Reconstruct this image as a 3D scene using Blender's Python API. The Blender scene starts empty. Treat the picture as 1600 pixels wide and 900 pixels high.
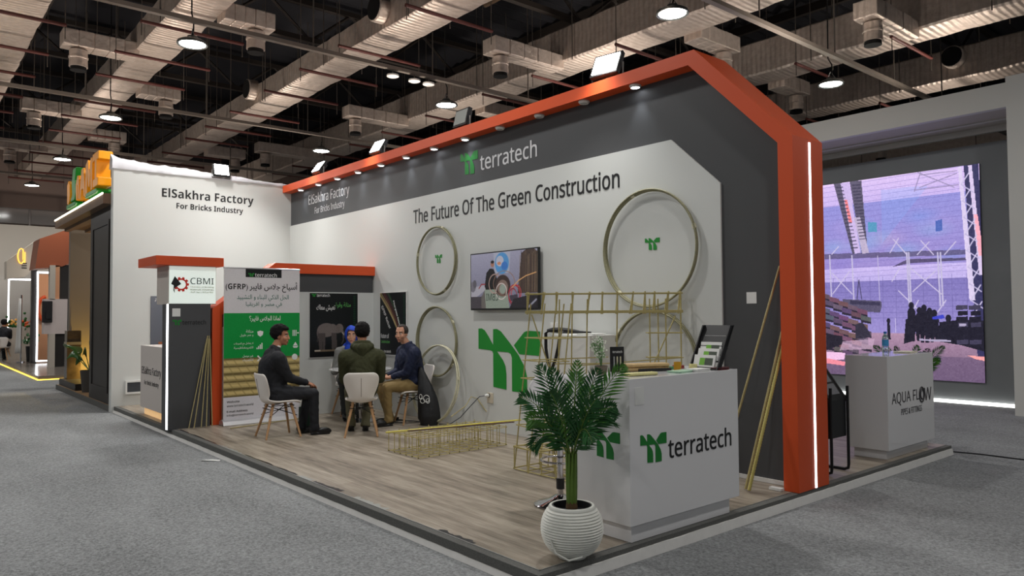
import bpy, bmesh, math, random
import numpy as np
from mathutils import Vector, Matrix
from mathutils.geometry import tessellate_polygon
random.seed(7)
RNG = np.random.default_rng(7)
SC = bpy.context.scene
COL = SC.collection
PI = math.pi

# ------------------------------------------------------------------ camera, world, lights, exposure
cam_d = bpy.data.cameras.new('camera')
cam = bpy.data.objects.new('camera', cam_d); COL.objects.link(cam)
cam_d.sensor_width = 36.0
cam_d.lens = 36.0 * 1155.33 / 1600.0
cam_d.clip_end = 200
_yaw, _pitch, _roll = 0.871017, 0.0336047, -0.0069107
_f = Vector((-math.sin(_yaw), math.cos(_yaw), 0)); _r = Vector((math.cos(_yaw), math.sin(_yaw), 0)); _u = Vector((0, 0, 1))
_f2 = _f * math.cos(_pitch) + _u * math.sin(_pitch); _u2 = _u * math.cos(_pitch) - _f * math.sin(_pitch)
_r3 = _r * math.cos(_roll) + _u2 * math.sin(_roll); _u3 = _u2 * math.cos(_roll) - _r * math.sin(_roll)
_m = Matrix((_r3, _u3, -_f2)).transposed().to_4x4()
_m.translation = Vector((13.438, -5.8235, 1.4768))
cam.matrix_world = _m
SC.camera = cam

world = bpy.data.worlds.new('hall_air'); SC.world = world
world.use_nodes = True
world.node_tree.nodes['Background'].inputs[0].default_value = (0.85, 0.92, 1.0, 1)
world.node_tree.nodes['Background'].inputs[1].default_value = 0.09

SC.view_settings.view_transform = 'Standard'
SC.view_settings.look = 'None'
SC.view_settings.gamma = 1.0
SC.view_settings.use_curve_mapping = False
SC.view_settings.exposure = 0.0
try:
    SC.cycles.max_bounces = 7; SC.cycles.diffuse_bounces = 4; SC.cycles.glossy_bounces = 3
    SC.cycles.transmission_bounces = 6; SC.cycles.transparent_max_bounces = 6
    SC.cycles.sample_clamp_indirect = 6.0
    SC.cycles.use_denoising = True
except Exception:
    pass

LAMP_W = 82.0       # each high-bay lamp of the hall
FLOOD_W = 30.0       # each lit floodlight on the booth
SPOT_W = 8.0         # each lit downlight under the orange beam
LAMP_COL = (1.0, 0.985, 0.96)

def light(name, kind, loc, power, col=(1, 1, 1), aim=None, size=0.3, spot=1.2, blend=0.6):
    d = bpy.data.lights.new(name, kind); d.energy = power; d.color = col
    if kind == 'AREA':
        d.shape = 'DISK'; d.size = size
    if kind == 'SPOT':
        d.spot_size = spot; d.spot_blend = blend; d.shadow_soft_size = size
    o = bpy.data.objects.new(name, d); COL.objects.link(o); o.location = loc
    if aim is not None:
        v = Vector(aim) - Vector(loc)
        o.rotation_euler = v.to_track_quat('-Z', 'Y').to_euler()
    return o

# the hall's grid of high-bay lamps: the ones in view hang as fittings further down, the rest light the hall around the camera
LAMPS_SEEN = [(0.77, -2.05, 6.0), (-5.16, -2.05, 6.0), (-10.96, -2.1, 6.0), (-16.48, -2.15, 6.0),
              (6.6, 3.13, 6.0), (0.44, 3.3, 6.0), (-5.39, 3.2, 6.0), (6.42, 8.39, 6.0)]
LAMPS_AROUND = [(6.65, -2.05, 6.0), (12.5, -2.05, 6.0), (12.5, 3.2, 6.0), (12.3, 8.4, 6.0), (0.5, 8.4, 6.0),
                (-10.9, 3.2, 6.0), (6.6, -7.3, 6.0), (12.5, -7.3, 6.0), (0.8, -7.3, 6.0), (-5.1, -7.3, 6.0), (-10.9, -7.3, 6.0),
                (18.3, -2.05, 6.0), (18.3, -7.3, 6.0), (12.5, -12.5, 6.0), (6.6, -12.5, 6.0), (18.3, 3.2, 6.0), (0.8, -12.5, 6.0), (-16.4, -7.3, 6.0)]
for p in LAMPS_SEEN + LAMPS_AROUND:
    light('high_bay_light', 'AREA', (p[0], p[1], p[2] - 0.2), LAMP_W * (0.45 if p[0] > 16 else 0.8 if p[0] > 12 else 1.0), LAMP_COL, size=0.42)
for (x, w) in ((1.33, FLOOD_W), (3.41, FLOOD_W), (8.2, FLOOD_W * 1.3)):
    light('booth_floodlight', 'SPOT', (x, -0.26, 4.12), w * 5, (1.0, 0.98, 0.95), aim=(x - 0.3, -3.0, 0.0), size=0.12, spot=2.3, blend=0.8)
light('booth_floodlight', 'SPOT', (0.3, -1.32, 4.02), FLOOD_W * 5, (1.0, 0.98, 0.95), aim=(3.2, -1.9, 0.0), size=0.12, spot=2.0, blend=0.8)

UP_W = 92.0          # added uplights without fittings, to brighten the ducts and the far wall
for (x, y, z, tx, ty) in ((6.5, 2.2, 4.2, 5.5, 1.9), (1.0, 1.9, 4.2, 1.0, 1.7), (-5, 1.7, 4.2, -5, 1.7), (7.5, 5.8, 5.2, 7.0, 5.9), (2.5, 5.8, 5.2, 2.5, 5.9), (-3, 5.9, 4.0, -3, 5.9), (8.0, 10.6, 5.3, 7.5, 9.7), (6.5, 14, 5.0, 6.0, 14.1),
                          (-2.5, -1.6, 3.9, -2.5, -1.6), (-9, -1.8, 4.2, -9, -1.6), (-3, -5.5, 3.4, -4, -4.3), (4, -5.0, 3.0, 2, -2), (-15.5, -6.5, 2.6, -22, -3), (-15.5, 1.5, 2.6, -22, 4)):
    light('fill_uplight', 'SPOT', (x, y, z), UP_W * (6 if x < -12 else 2.2 if y > 9 else 3.0), (1.0, .88, .77), aim=(tx, ty, 7.2), size=.3, spot=2.4, blend=1.0)

# ------------------------------------------------------------------ helpers
def lin(c):
    def f(v):
        v /= 255.0
        return v / 12.92 if v <= 0.04045 else ((v + 0.055) / 1.055) ** 2.4
    return (f(c[0]), f(c[1]), f(c[2]), 1.0)

MATS = {}
def mat(name, c, rough=0.6, metal=0.0, spec=0.5, emit=None, estr=0.0, var=0.0, vscale=8.0, bump=0.0, bscale=40.0, trans=0.0, ior=1.45, stretch=None, alpha=1.0, coat=0.0):
    """plain principled material; var adds noise to the colour, bump adds a noise bump"""
    if name in MATS: return MATS[name]
    m = bpy.data.materials.new(name); m.use_nodes = True
    nt = m.node_tree; b = nt.nodes['Principled BSDF']
    b.inputs['Base Color'].default_value = lin(c)
    b.inputs['Roughness'].default_value = rough
    b.inputs['Metallic'].default_value = metal
    b.inputs['Specular IOR Level'].default_value = spec
    b.inputs['IOR'].default_value = ior
    b.inputs['Transmission Weight'].default_value = trans
    b.inputs['Alpha'].default_value = alpha
    b.inputs['Coat Weight'].default_value = coat
    if emit is not None:
        b.inputs['Emission Color'].default_value = lin(emit); b.inputs['Emission Strength'].default_value = estr
    if var or bump:
        tc = nt.nodes.new('ShaderNodeTexCoord'); mp = nt.nodes.new('ShaderNodeMapping')
        nt.links.new(tc.outputs['Object'], mp.inputs['Vector'])
        if stretch: mp.inputs['Scale'].default_value = stretch
    if var:
        n = nt.nodes.new('ShaderNodeTexNoise'); n.inputs['Scale'].default_value = vscale; n.inputs['Detail'].default_value = 5
        nt.links.new(mp.outputs['Vector'], n.inputs['Vector'])
        cr = nt.nodes.new('ShaderNodeMix'); cr.data_type = 'RGBA'
        a = lin(c)
        cr.inputs['A'].default_value = tuple(v * (1 - var) for v in a[:3]) + (1,)
        cr.inputs['B'].default_value = tuple(min(1, v * (1 + var)) for v in a[:3]) + (1,)
        nt.links.new(n.outputs['Fac'], cr.inputs['Factor'])
        nt.links.new(cr.outputs['Result'], b.inputs['Base Color'])
    if bump:
        n2 = nt.nodes.new('ShaderNodeTexNoise'); n2.inputs['Scale'].default_value = bscale; n2.inputs['Detail'].default_value = 4
        nt.links.new(mp.outputs['Vector'], n2.inputs['Vector'])
        bp = nt.nodes.new('ShaderNodeBump'); bp.inputs['Strength'].default_value = bump; bp.inputs['Distance'].default_value = 0.02
        nt.links.new(n2.outputs['Fac'], bp.inputs['Height']); nt.links.new(bp.outputs['Normal'], b.inputs['Normal'])
    MATS[name] = m
    return m

def emat(name, c, strength):
    if name in MATS: return MATS[name]
    m = bpy.data.materials.new(name); m.use_nodes = True
    nt = m.node_tree; nt.nodes.clear()
    e = nt.nodes.new('ShaderNodeEmission'); e.inputs[0].default_value = lin(c); e.inputs[1].default_value = strength
    o = nt.nodes.new('ShaderNodeOutputMaterial'); nt.links.new(e.outputs[0], o.inputs[0])
    MATS[name] = m
    return m

def rotm(ax=0, ay=0, az=0):
    return Matrix.Rotation(az, 3, 'Z') @ Matrix.Rotation(ay, 3, 'Y') @ Matrix.Rotation(ax, 3, 'X')

class MB:
    """collects shapes for ONE mesh object"""
    def __init__(s): s.v = []; s.f = []; s.mi = []
    def add(s, vs, fs, m=0):
        n = len(s.v)
        s.v += [tuple(p) for p in vs]
        s.f += [tuple(i + n for i in f) for f in fs]
        s.mi += [m] * len(fs)
        return s
    def box(s, a, b, m=0):
        x0, x1 = sorted((a[0], b[0])); y0, y1 = sorted((a[1], b[1])); z0, z1 = sorted((a[2], b[2]))
        vs = [(x0, y0, z0), (x1, y0, z0), (x1, y1, z0), (x0, y1, z0), (x0, y0, z1), (x1, y0, z1), (x1, y1, z1), (x0, y1, z1)]
        return s.add(vs, [(0, 3, 2, 1), (4, 5, 6, 7), (0, 1, 5, 4), (1, 2, 6, 5), (2, 3, 7, 6), (3, 0, 4, 7)], m)
    def obox(s, c, h, R=None, m=0):
        c = Vector(c); R = R or Matrix.Identity(3)
        q = [(-1, -1, -1), (1, -1, -1), (1, 1, -1), (-1, 1, -1), (-1, -1, 1), (1, -1, 1), (1, 1, 1), (-1, 1, 1)]
        vs = [c + R @ Vector((a * h[0], b * h[1], d * h[2])) for a, b, d in q]
        return s.add(vs, [(0, 3, 2, 1), (4, 5, 6, 7), (0, 1, 5, 4), (1, 2, 6, 5), (2, 3, 7, 6), (3, 0, 4, 7)], m)
    def tube(s, pts, r, n=8, cap=True, closed=False, m=0, flat=1.0):
        pts = [Vector(p) for p in pts]; k = len(pts)
        rs = r if isinstance(r, (list, tuple)) else [r] * k
        vs = []; prev = None
        for i, p in enumerate(pts):
            if closed: t = pts[(i + 1) % k] - pts[i - 1]
            else: t = pts[min(i + 1, k - 1)] - pts[max(i - 1, 0)]
            t = t.normalized() if t.length > 1e-9 else Vector((0, 0, 1))
            if prev is None:
                a = Vector((0, 0, 1)) if abs(t.z) < 0.9 else Vector((1, 0, 0))
                u = t.cross(a).normalized()
            else:
                u = prev - t * prev.dot(t)
                u = u.normalized() if u.length > 1e-6 else t.orthogonal().normalized()
            prev = u; w = t.cross(u)
            for j in range(n):
                an = 2 * PI * j / n
                vs.append(p + (u * math.cos(an) + w * math.sin(an) * flat) * rs[i])
        fs = []
        for i in range(k if closed else k - 1):
            for j in range(n):
                a = i * n + j; b = i * n + (j + 1) % n; i2 = (i + 1) % k
                fs.append((a, b, i2 * n + (j + 1) % n, i2 * n + j))
        if cap and not closed:
            fs.append(tuple(range(n - 1, -1, -1))); fs.append(tuple((k - 1) * n + j for j in range(n)))
        return s.add(vs, fs, m)
    def bar(s, a, b, r, n=6, m=0): return s.tube([a, b], r, n, m=m)
    def lathe(s, prof, c=(0, 0, 0), n=32, m=0, cap=True, R=None):
        c = Vector(c); vs = []
        for (r, z) in prof:
            for j in range(n):
                an = 2 * PI * j / n
                p = Vector((r * math.cos(an), r * math.sin(an), z))
                vs.append(c + (R @ p if R else p))
        fs = []
        for i in range(len(prof) - 1):
            for j in range(n):
                fs.append((i * n + j, i * n + (j + 1) % n, (i + 1) * n + (j + 1) % n, (i + 1) * n + j))
        if cap:
            fs.append(tuple(range(n - 1, -1, -1))); fs.append(tuple((len(prof) - 1) * n + j for j in range(n)))
        return s.add(vs, fs, m)
    def ell(s, c, r, nu=16, nv=10, R=None, m=0):
        c = Vector(c); r = (r, r, r) if not isinstance(r, (tuple, list)) else r
        vs = []; fs = []
        def P(x, y, z):
            p = Vector((x * r[0], y * r[1], z * r[2])); return c + (R @ p if R else p)
        for i in range(1, nv):
            th = PI * i / nv
            for j in range(nu):
                ph = 2 * PI * j / nu
                vs.append(P(math.sin(th) * math.cos(ph), math.sin(th) * math.sin(ph), math.cos(th)))
        top = len(vs); vs.append(P(0, 0, 1)); vs.append(P(0, 0, -1))
        for j in range(nu):
            fs.append((top, j, (j + 1) % nu)); b = (nv - 2) * nu
            fs.append((top + 1, b + (j + 1) % nu, b + j))
        for i in range(nv - 2):
            for j in range(nu):
                a = i * nu + j; a2 = i * nu + (j + 1) % nu
                fs.append((a, a + nu, a2 + nu, a2))
        return s.add(vs, fs, m)
    def cap(s, a, b, ra, rb=None, n=12):
        """tapered capsule for blending"""
        rb = ra if rb is None else rb
        s.tube([a, b], [ra, rb], n); s.ell(a, ra, n, 8); s.ell(b, rb, n, 8)
        return s
    def prism(s, poly, o, u, v, d, m=0, holes=()):
        """polygon (2D in frame o,u,v) extruded by vector d (away from its face); tessellated caps"""
        o = Vector(o); u = Vector(u); v = Vector(v); d = Vector(d)
        loops = [list(poly)] + [list(h) for h in holes]
        tri = tessellate_polygon([[Vector((p[0], p[1], 0)) for p in L] for L in loops])
        flat = [p for L in loops for p in L]; n = len(flat)
        fr = [o + u * p[0] + v * p[1] for p in flat]; bk = [p + d for p in fr]
        fs = [tuple(t) for t in tri] + [tuple(n + i for i in reversed(t)) for t in tri]
        k = 0
        for L in loops:
            for i in range(len(L)):
                j = (i + 1) % len(L); fs.append((k + i, k + j, n + k + j, n + k + i))
            k += len(L)
        return s.add(fr + bk, fs, m)
    def build(s, name, mats, parent=None, smooth=None, bevel=0.0, off=None, sub=0, solid=0.0, fixn=True):
        me = bpy.data.meshes.new(name)
        base = OFF.get(parent.name, Vector((0, 0, 0))) if parent is not None else Vector((0, 0, 0))
        if off is not None: base = Vector(off)
        me.from_pydata([(p[0] - base[0], p[1] - base[1], p[2] - base[2]) for p in s.v], [], s.f)
        mats = mats if isinstance(mats, (list, tuple)) else [mats]
        for mm in mats: me.materials.append(mm)
        if len(mats) > 1: me.polygons.foreach_set('material_index', s.mi)
        if fixn:
            bm = bmesh.new(); bm.from_mesh(me); bmesh.ops.recalc_face_normals(bm, faces=bm.faces[:]); bm.to_mesh(me); bm.free()
        if smooth is not None:
            me.polygons.foreach_set('use_smooth', [True] * len(me.polygons))
            if smooth < 179: me.set_sharp_from_angle(angle=math.radians(smooth))
        me.update()
        o = bpy.data.objects.new(name, me); COL.objects.link(o)
        if parent is not None:
            o.parent = parent; OFF[o.name] = base
        if solid:
            md = o.modifiers.new('solid', 'SOLIDIFY'); md.thickness = solid; md.offset = 0
        if sub:
            md = o.modifiers.new('sub', 'SUBSURF'); md.levels = sub; md.render_levels = sub
        if bevel:
            md = o.modifiers.new('bevel', 'BEVEL'); md.width = bevel; md.segments = 2; md.limit_method = 'ANGLE'
            md.angle_limit = math.radians(40)
        return o
OFF = {}

def thing(name, label, cat, loc=(0, 0, 0), rotz=0.0, group=None):
    o = bpy.data.objects.new(name, None); COL.objects.link(o)
    o.empty_display_size = 0.1
    o.location = loc; o.rotation_euler = (0, 0, rotz); o['label'] = label; o['category'] = cat
    if group: o['group'] = group
    OFF[o.name] = Vector(loc)
    return o
def local(t):            # parts of this thing are modelled about its own origin
    OFF[t.name] = Vector((0, 0, 0)); return t
def tag(o, label, cat, group=None, kind=None):
    o['label'] = label; o['category'] = cat
    if group: o['group'] = group
    if kind: o['kind'] = kind
    return o
def struct(o, label=None):
    o['kind'] = 'structure'
    if label: o['label'] = label
    return o
def dup(root, loc, rotz=0.0, label=None, group=None):
    def cp(o, parent):
        c = o.copy(); COL.objects.link(c)
        if parent is not None:
            c.parent = parent; c.matrix_parent_inverse = o.matrix_parent_inverse.copy()
        for ch in list(o.children): cp(ch, c)
        return c
    r = cp(root, None); r.location = loc; r.rotation_euler = (0, 0, rotz)
    if label: r['label'] = label
    if group: r['group'] = group
    return r
ORD = ['first', 'second', 'third', 'fourth', 'fifth', 'sixth', 'seventh', 'eighth', 'ninth', 'tenth', 'eleventh', 'twelfth',
       'thirteenth', 'fourteenth', 'fifteenth', 'sixteenth', 'seventeenth', 'eighteenth', 'nineteenth', 'twentieth']

# ---- lettering
FORMS = {'ا': 'ﺍﺎﺍﺎ', 'أ': 'ﺃﺄﺃﺄ', 'إ': 'ﺇﺈﺇﺈ', 'آ': 'ﺁﺂﺁﺂ', 'ب': 'ﺏﺐﺑﺒ', 'ت': 'ﺕﺖﺗﺘ', 'ث': 'ﺙﺚﺛﺜ', 'ج': 'ﺝﺞﺟﺠ', 'ح': 'ﺡﺢﺣﺤ', 'خ': 'ﺥﺦﺧﺨ',
         'د': 'ﺩﺪﺩﺪ', 'ذ': 'ﺫﺬﺫﺬ', 'ر': 'ﺭﺮﺭﺮ', 'ز': 'ﺯﺰﺯﺰ', 'س': 'ﺱﺲﺳﺴ', 'ش': 'ﺵﺶﺷﺸ', 'ص': 'ﺹﺺﺻﺼ', 'ع': 'ﻉﻊﻋﻌ', 'غ': 'ﻍﻎﻏﻐ', 'ف': 'ﻑﻒﻓﻔ',
         'ق': 'ﻕﻖﻗﻘ', 'ك': 'ﻙﻚﻛﻜ', 'ل': 'ﻝﻞﻟﻠ', 'م': 'ﻡﻢﻣﻤ', 'ن': 'ﻥﻦﻧﻨ', 'ه': 'ﻩﻪﻫﻬ', 'ة': 'ﺓﺔﺓﺔ', 'و': 'ﻭﻮﻭﻮ', 'ي': 'ﻱﻲﻳﻴ', 'ى': 'ﻯﻰﻯﻰ', 'ض': 'ﺽﺾﺿﻀ', 'ط': 'ﻁﻂﻃﻄ', 'ء': 'ﺀﺀﺀﺀ'}
NOJOIN = set('اأإآدذرزوةىء')
def arabic(t):
    out = []
    for w in t.split(' '):
        g = []
        i = 0
        while i < len(w):
            ch = w[i]
            if ch not in FORMS: g.append(ch); i += 1; continue
            before = i > 0 and w[i - 1] in FORMS and w[i - 1] not in NOJOIN and ch != 'ء'
            if ch == 'ل' and i + 1 < len(w) and w[i + 1] in 'اأ':
                lig = {'ا': 'ﻻﻼ', 'أ': 'ﻷﻸ'}[w[i + 1]]
                g.append(lig[1] if before else lig[0]); i += 2; continue
            after = i + 1 < len(w) and w[i + 1] in FORMS and ch not in NOJOIN and w[i + 1] != 'ء'
            g.append(FORMS[ch][(1 if before else 0) + (2 if after else 0)] if (before or after) else FORMS[ch][0])
            i += 1
        out.append(''.join(reversed(g)))
    return ' '.join(reversed(out))

TXT = {}
def sans(s, heavy=False):
    # plain grotesque letters: the sans-serif alphabet of the built-in font set
    o = []
    for ch in s:
        if 'A' <= ch <= 'Z': o.append(chr((0x1D5D4 if heavy else 0x1D5A0) + ord(ch) - 65))
        elif 'a' <= ch <= 'z': o.append(chr((0x1D5EE if heavy else 0x1D5BA) + ord(ch) - 97))
        else: o.append(ch)
    return ''.join(o)
def text_geo(s, bold=0.0):
    s = sans(s, bold >= .015); bold = 0.0 if bold >= .015 else bold
    key = (s, bold)
    if key in TXT: return TXT[key]
    c = bpy.data.curves.new('lettering', 'FONT'); c.body = s; c.size = 1.0; c.resolution_u = 3
    c.offset = bold
    o = bpy.data.objects.new('lettering', c); COL.objects.link(o)
    dg = bpy.context.evaluated_depsgraph_get(); dg.update()
    me = bpy.data.meshes.new_from_object(o.evaluated_get(dg))
    v = np.array([tuple(p.co) for p in me.vertices]); f = [tuple(p.vertices) for p in me.polygons]
    bpy.data.objects.remove(o); bpy.data.curves.remove(c); bpy.data.meshes.remove(me)
    TXT[key] = (v, f)
    return TXT[key]

def text_into(mb, s, o, u, v, w, h, bold=0.0, ext=0.004, m=0):
    """lettering fitted into the box of width w and height h whose lower left corner is o"""
    vs, fs = text_geo(s, bold)
    lo = vs.min(0); hi = vs.max(0)
    o = Vector(o); u = Vector(u); v = Vector(v); n = u.cross(v)
    sx = w / (hi[0] - lo[0]); sy = h / (hi[1] - lo[1])
    base = [o + u * ((p[0] - lo[0]) * sx) + v * ((p[1] - lo[1]) * sy) for p in vs]
    k = len(base)
    edges = {}
    for f in fs:
        for a, b in zip(f, f[1:] + f[:1]): edges[(a, b)] = 1
    rim = [(a, b) for (a, b) in edges if (b, a) not in edges]
    mb.add([p + n * ext for p in base] + base, list(fs) + [(b, a, a + k, b + k) for a, b in rim], m)
    return mb

def lettering(parent, s, o, u, v, w, h, material, bold=0.0, ext=0.002, name='lettering'):
    return text_into(MB(), s, o, u, v, w, h, bold, ext).build(name, material, parent, fixn=False)

LOGO = [(472, 272), (497, 270), (518, 283), (545, 325), (578, 385), (578, 274), (604, 272), (632, 288), (690, 362), (750, 445), (790, 525), (803, 585), (803, 692), (706, 692),
        (706, 465), (698, 440), (682, 430), (605, 428), (645, 485), (662, 525), (668, 580), (668, 686), (578, 676), (578, 445), (572, 428), (556, 422), (472, 416)]
LOGO2 = [(720, 380), (785, 292), (800, 283), (815, 280), (886, 283), (886, 442), (755, 438)]
def logo(parent, o, u, v, w, h, material, ext=0.002, name='logo_mark'):
    u = Vector(u); v = Vector(v); n = u.cross(v); mb = MB()
    for L in (LOGO, LOGO2):
        mb.prism([((x - 472) / 414 * w, (692 - y) / 422 * h) for x, y in L], Vector(o) + n * ext, u, v, -n * ext)
    return mb.build(name, material, parent)

# ---- printed pictures and screens: an image drawn into the colour layer of a fine flat grid
class Img:
    def __init__(s, w, h, c=(0, 0, 0)):
        s.w, s.h = w, h; s.a = np.zeros((h, w, 3)); s.a[:] = c
        s.X, s.Y = np.meshgrid((np.arange(w) + .5) / w, (np.arange(h) + .5) / h)
    def mix(s, mask, c, al=1.0):
        mk = (mask * al)[..., None]; s.a = s.a * (1 - mk) + np.array(c, float) * mk
    def poly(s, pts, c, al=1.0):
        ins = np.zeros((s.h, s.w), bool); n = len(pts)
        for i in range(n):
            x0, y0 = pts[i]; x1, y1 = pts[(i + 1) % n]
            if y0 == y1: continue
            c1 = ((y0 > s.Y) != (y1 > s.Y)) & (s.X < (x1 - x0) * (s.Y - y0) / (y1 - y0) + x0)
            ins ^= c1
        s.mix(ins.astype(float), c, al)
    def line(s, p, q, wd, c, al=1.0):
        asp = s.h / s.w
        px, py, qx, qy = p[0], p[1] * asp, q[0], q[1] * asp
        dx, dy = qx - px, qy - py; L2 = dx * dx + dy * dy + 1e-12
        t = np.clip(((s.X - px) * dx + (s.Y * asp - py) * dy) / L2, 0, 1)
        d = np.hypot(s.X - px - t * dx, s.Y * asp - py - t * dy)
        s.mix(np.clip((wd / 2 - d) * s.w + .5, 0, 1), c, al)
    def path(s, pts, wd, c, al=1.0):
        for a, b in zip(pts, pts[1:]): s.line(a, b, wd, c, al)
    def ell(s, cx, cy, rx, ry, c, al=1.0, soft=0.08):
        d = np.hypot((s.X - cx) / rx, (s.Y - cy) / ry)
        s.mix(np.clip((1 - d) / soft, 0, 1), c, al)
    def ring(s, cx, cy, rx, ry, wd, c, al=1.0):
        d = np.abs(np.hypot((s.X - cx) / rx, (s.Y - cy) / ry) - 1) * min(rx, ry)
        s.mix(np.clip((wd / 2 - d) * s.w + .5, 0, 1), c, al)
    def vgrad(s, y0, y1, c0, c1, x0=0, x1=1, al=1.0):
        t = np.clip((s.Y - y0) / (y1 - y0), 0, 1)[..., None]
        col = np.array(c0) * (1 - t) + np.array(c1) * t
        mk = ((s.Y >= y0) & (s.Y < y1) & (s.X >= x0) & (s.X < x1)).astype(float)[..., None] * al
        s.a = s.a * (1 - mk) + col * mk
    def noise(s, amp, blk=1):
        n = RNG.normal(0, amp, ((s.h + blk - 1) // blk, (s.w + blk - 1) // blk))
        n = np.kron(n, np.ones((blk, blk)))[:s.h, :s.w]
        s.a = s.a + n[..., None]

def picture(name, img, o, u, v, w, h, parent, glow=0.0, rough=0.45, n_off=0.0, spec=0.3):
    """flat grid, lower left corner o, with the picture in its colour layer (sRGB in, linear stored)"""
    o = Vector(o); u = Vector(u); v = Vector(v); nn = u.cross(v); o = o + nn * n_off
    H, W = img.h, img.w
    base = OFF.get(parent.name, Vector((0, 0, 0))) if parent is not None else Vector((0, 0, 0))
    gx = np.linspace(0, w, W + 1); gy = np.linspace(h, 0, H + 1)
    P = (np.array(o - base)[None, None, :] + gx[None, :, None] * np.array(u)[None, None, :] + gy[:, None, None] * np.array(v)[None, None, :]).reshape(-1, 3)
    idx = np.arange((H + 1) * (W + 1)).reshape(H + 1, W + 1)
    F = np.stack([idx[1:, :-1], idx[1:, 1:], idx[:-1, 1:], idx[:-1, :-1]], -1).reshape(-1, 4)
    me = bpy.data.meshes.new(name)
    me.vertices.add(len(P)); me.vertices.foreach_set('co', P.ravel())
    me.loops.add(F.size); me.loops.foreach_set('vertex_index', F.ravel().astype(np.int32))
    me.polygons.add(len(F)); me.polygons.foreach_set('loop_start', np.arange(0, F.size, 4, dtype=np.int32)); me.polygons.foreach_set('loop_total', np.full(len(F), 4, np.int32))
    me.update(calc_edges=True)
    a = np.clip(img.a, 0, 255) / 255.0
    a = np.where(a <= 0.04045, a / 12.92, ((a + 0.055) / 1.055) ** 2.4)
    colr = np.ones((H * W, 4, 4), np.float32); colr[:, :, :3] = a.reshape(-1, 1, 3)
    at = me.color_attributes.new('picture', 'FLOAT_COLOR', 'CORNER'); at.data.foreach_set('color', colr.ravel())
    key = 'printed_picture_%.2f_%.2f' % (rough, spec) if not glow else 'lit_screen_%.2f' % glow
    if key not in MATS:
        m = bpy.data.materials.new(key); m.use_nodes = True; nt = m.node_tree; b = nt.nodes['Principled BSDF']
        an = nt.nodes.new('ShaderNodeVertexColor'); an.layer_name = 'picture'
        b.inputs['Roughness'].default_value = rough; b.inputs['Specular IOR Level'].default_value = spec
        if glow:
            b.inputs['Base Color'].default_value = (0.01, 0.01, 0.01, 1)
            nt.links.new(an.outputs['Color'], b.inputs['Emission Color']); b.inputs['Emission Strength'].default_value = glow
        else:
            nt.links.new(an.outputs['Color'], b.inputs['Base Color'])
        MATS[key] = m
    me.materials.append(MATS[key])
    ob = bpy.data.objects.new(name, me); COL.objects.link(ob)
    if parent is not None: ob.parent = parent; OFF[ob.name] = base
    return ob

XP, YP, ZP = Vector((1, 0, 0)), Vector((0, 1, 0)), Vector((0, 0, 1))
# ------------------------------------------------------------------ the hall
CARPET = -0.10
def carpet_mat(name, c):
    m = mat(name, c, rough=0.95, spec=0.1)
    nt = m.node_tree; b = nt.nodes['Principled BSDF']
    tc = nt.nodes.new('ShaderNodeTexCoord')
    n1 = nt.nodes.new('ShaderNodeTexNoise'); n1.inputs['Scale'].default_value = 55; n1.inputs['Detail'].default_value = 6; n1.inputs['Roughness'].default_value = 0.75
    n2 = nt.nodes.new('ShaderNodeTexNoise'); n2.inputs['Scale'].default_value = 0.9; n2.inputs['Detail'].default_value = 5
    mp = nt.nodes.new('ShaderNodeMapping'); mp.inputs['Scale'].default_value = (0.6, 1.4, 1)
    nt.links.new(tc.outputs['Object'], n1.inputs['Vector']); nt.links.new(tc.outputs['Object'], mp.inputs['Vector']); nt.links.new(mp.outputs['Vector'], n2.inputs['Vector'])
    ad = nt.nodes.new('ShaderNodeMath'); ad.operation = 'MULTIPLY_ADD'; ad.inputs[1].default_value = 0.75
    nt.links.new(n1.outputs['Fac'], ad.inputs[0])
    s2 = nt.nodes.new('ShaderNodeMath'); s2.operation = 'MULTIPLY'; s2.inputs[1].default_value = 0.17; nt.links.new(n2.outputs['Fac'], s2.inputs[0]); nt.links.new(s2.outputs[0], ad.inputs[2])
    r = nt.nodes.new('ShaderNodeValToRGB'); a = lin(c)
    r.color_ramp.elements[0].position = 0.30; r.color_ramp.elements[0].color = tuple(v * 0.36 for v in a[:3]) + (1,)
    r.color_ramp.elements[1].position = 0.64; r.color_ramp.elements[1].color = tuple(min(1, v * 1.75) for v in a[:3]) + (1,)
    nt.links.new(ad.outputs[0], r.inputs[0]); nt.links.new(r.outputs[0], b.inputs['Base Color'])
    bp = nt.nodes.new('ShaderNodeBump'); bp.inputs['Strength'].default_value = 0.6; bp.inputs['Distance'].default_value = 0.01
    nt.links.new(n1.outputs['Fac'], bp.inputs['Height']); nt.links.new(bp.outputs[0], b.inputs['Normal'])
    return m
M_CARPET = carpet_mat('grey_needle_carpet', (140, 142, 143))
struct(MB().add([(-22, -20, CARPET), (24, -20, CARPET), (24, 26, CARPET), (-22, 26, CARPET)], [(0, 1, 2, 3)]).build('floor', M_CARPET, fixn=False), 'grey needle-felt carpet of the exhibition hall floor')

M_DECK = mat('roof_deck_black', (26, 26, 32), rough=0.8)
mb = MB(); xs = np.arange(-22, 24.01, 0.23); vs = []; fs = []
for i, x in enumerate(xs):
    z = 9.35 if (i // 1) % 2 else 9.25
    vs += [(x, -20, z), (x, 26, z)]
for i in range(len(xs) - 1): fs.append((2 * i, 2 * i + 2, 2 * i + 3, 2 * i + 1))
mb.add(vs, fs); struct(mb.build('ceiling', M_DECK, fixn=False), 'black corrugated roof deck of the hall')

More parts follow.
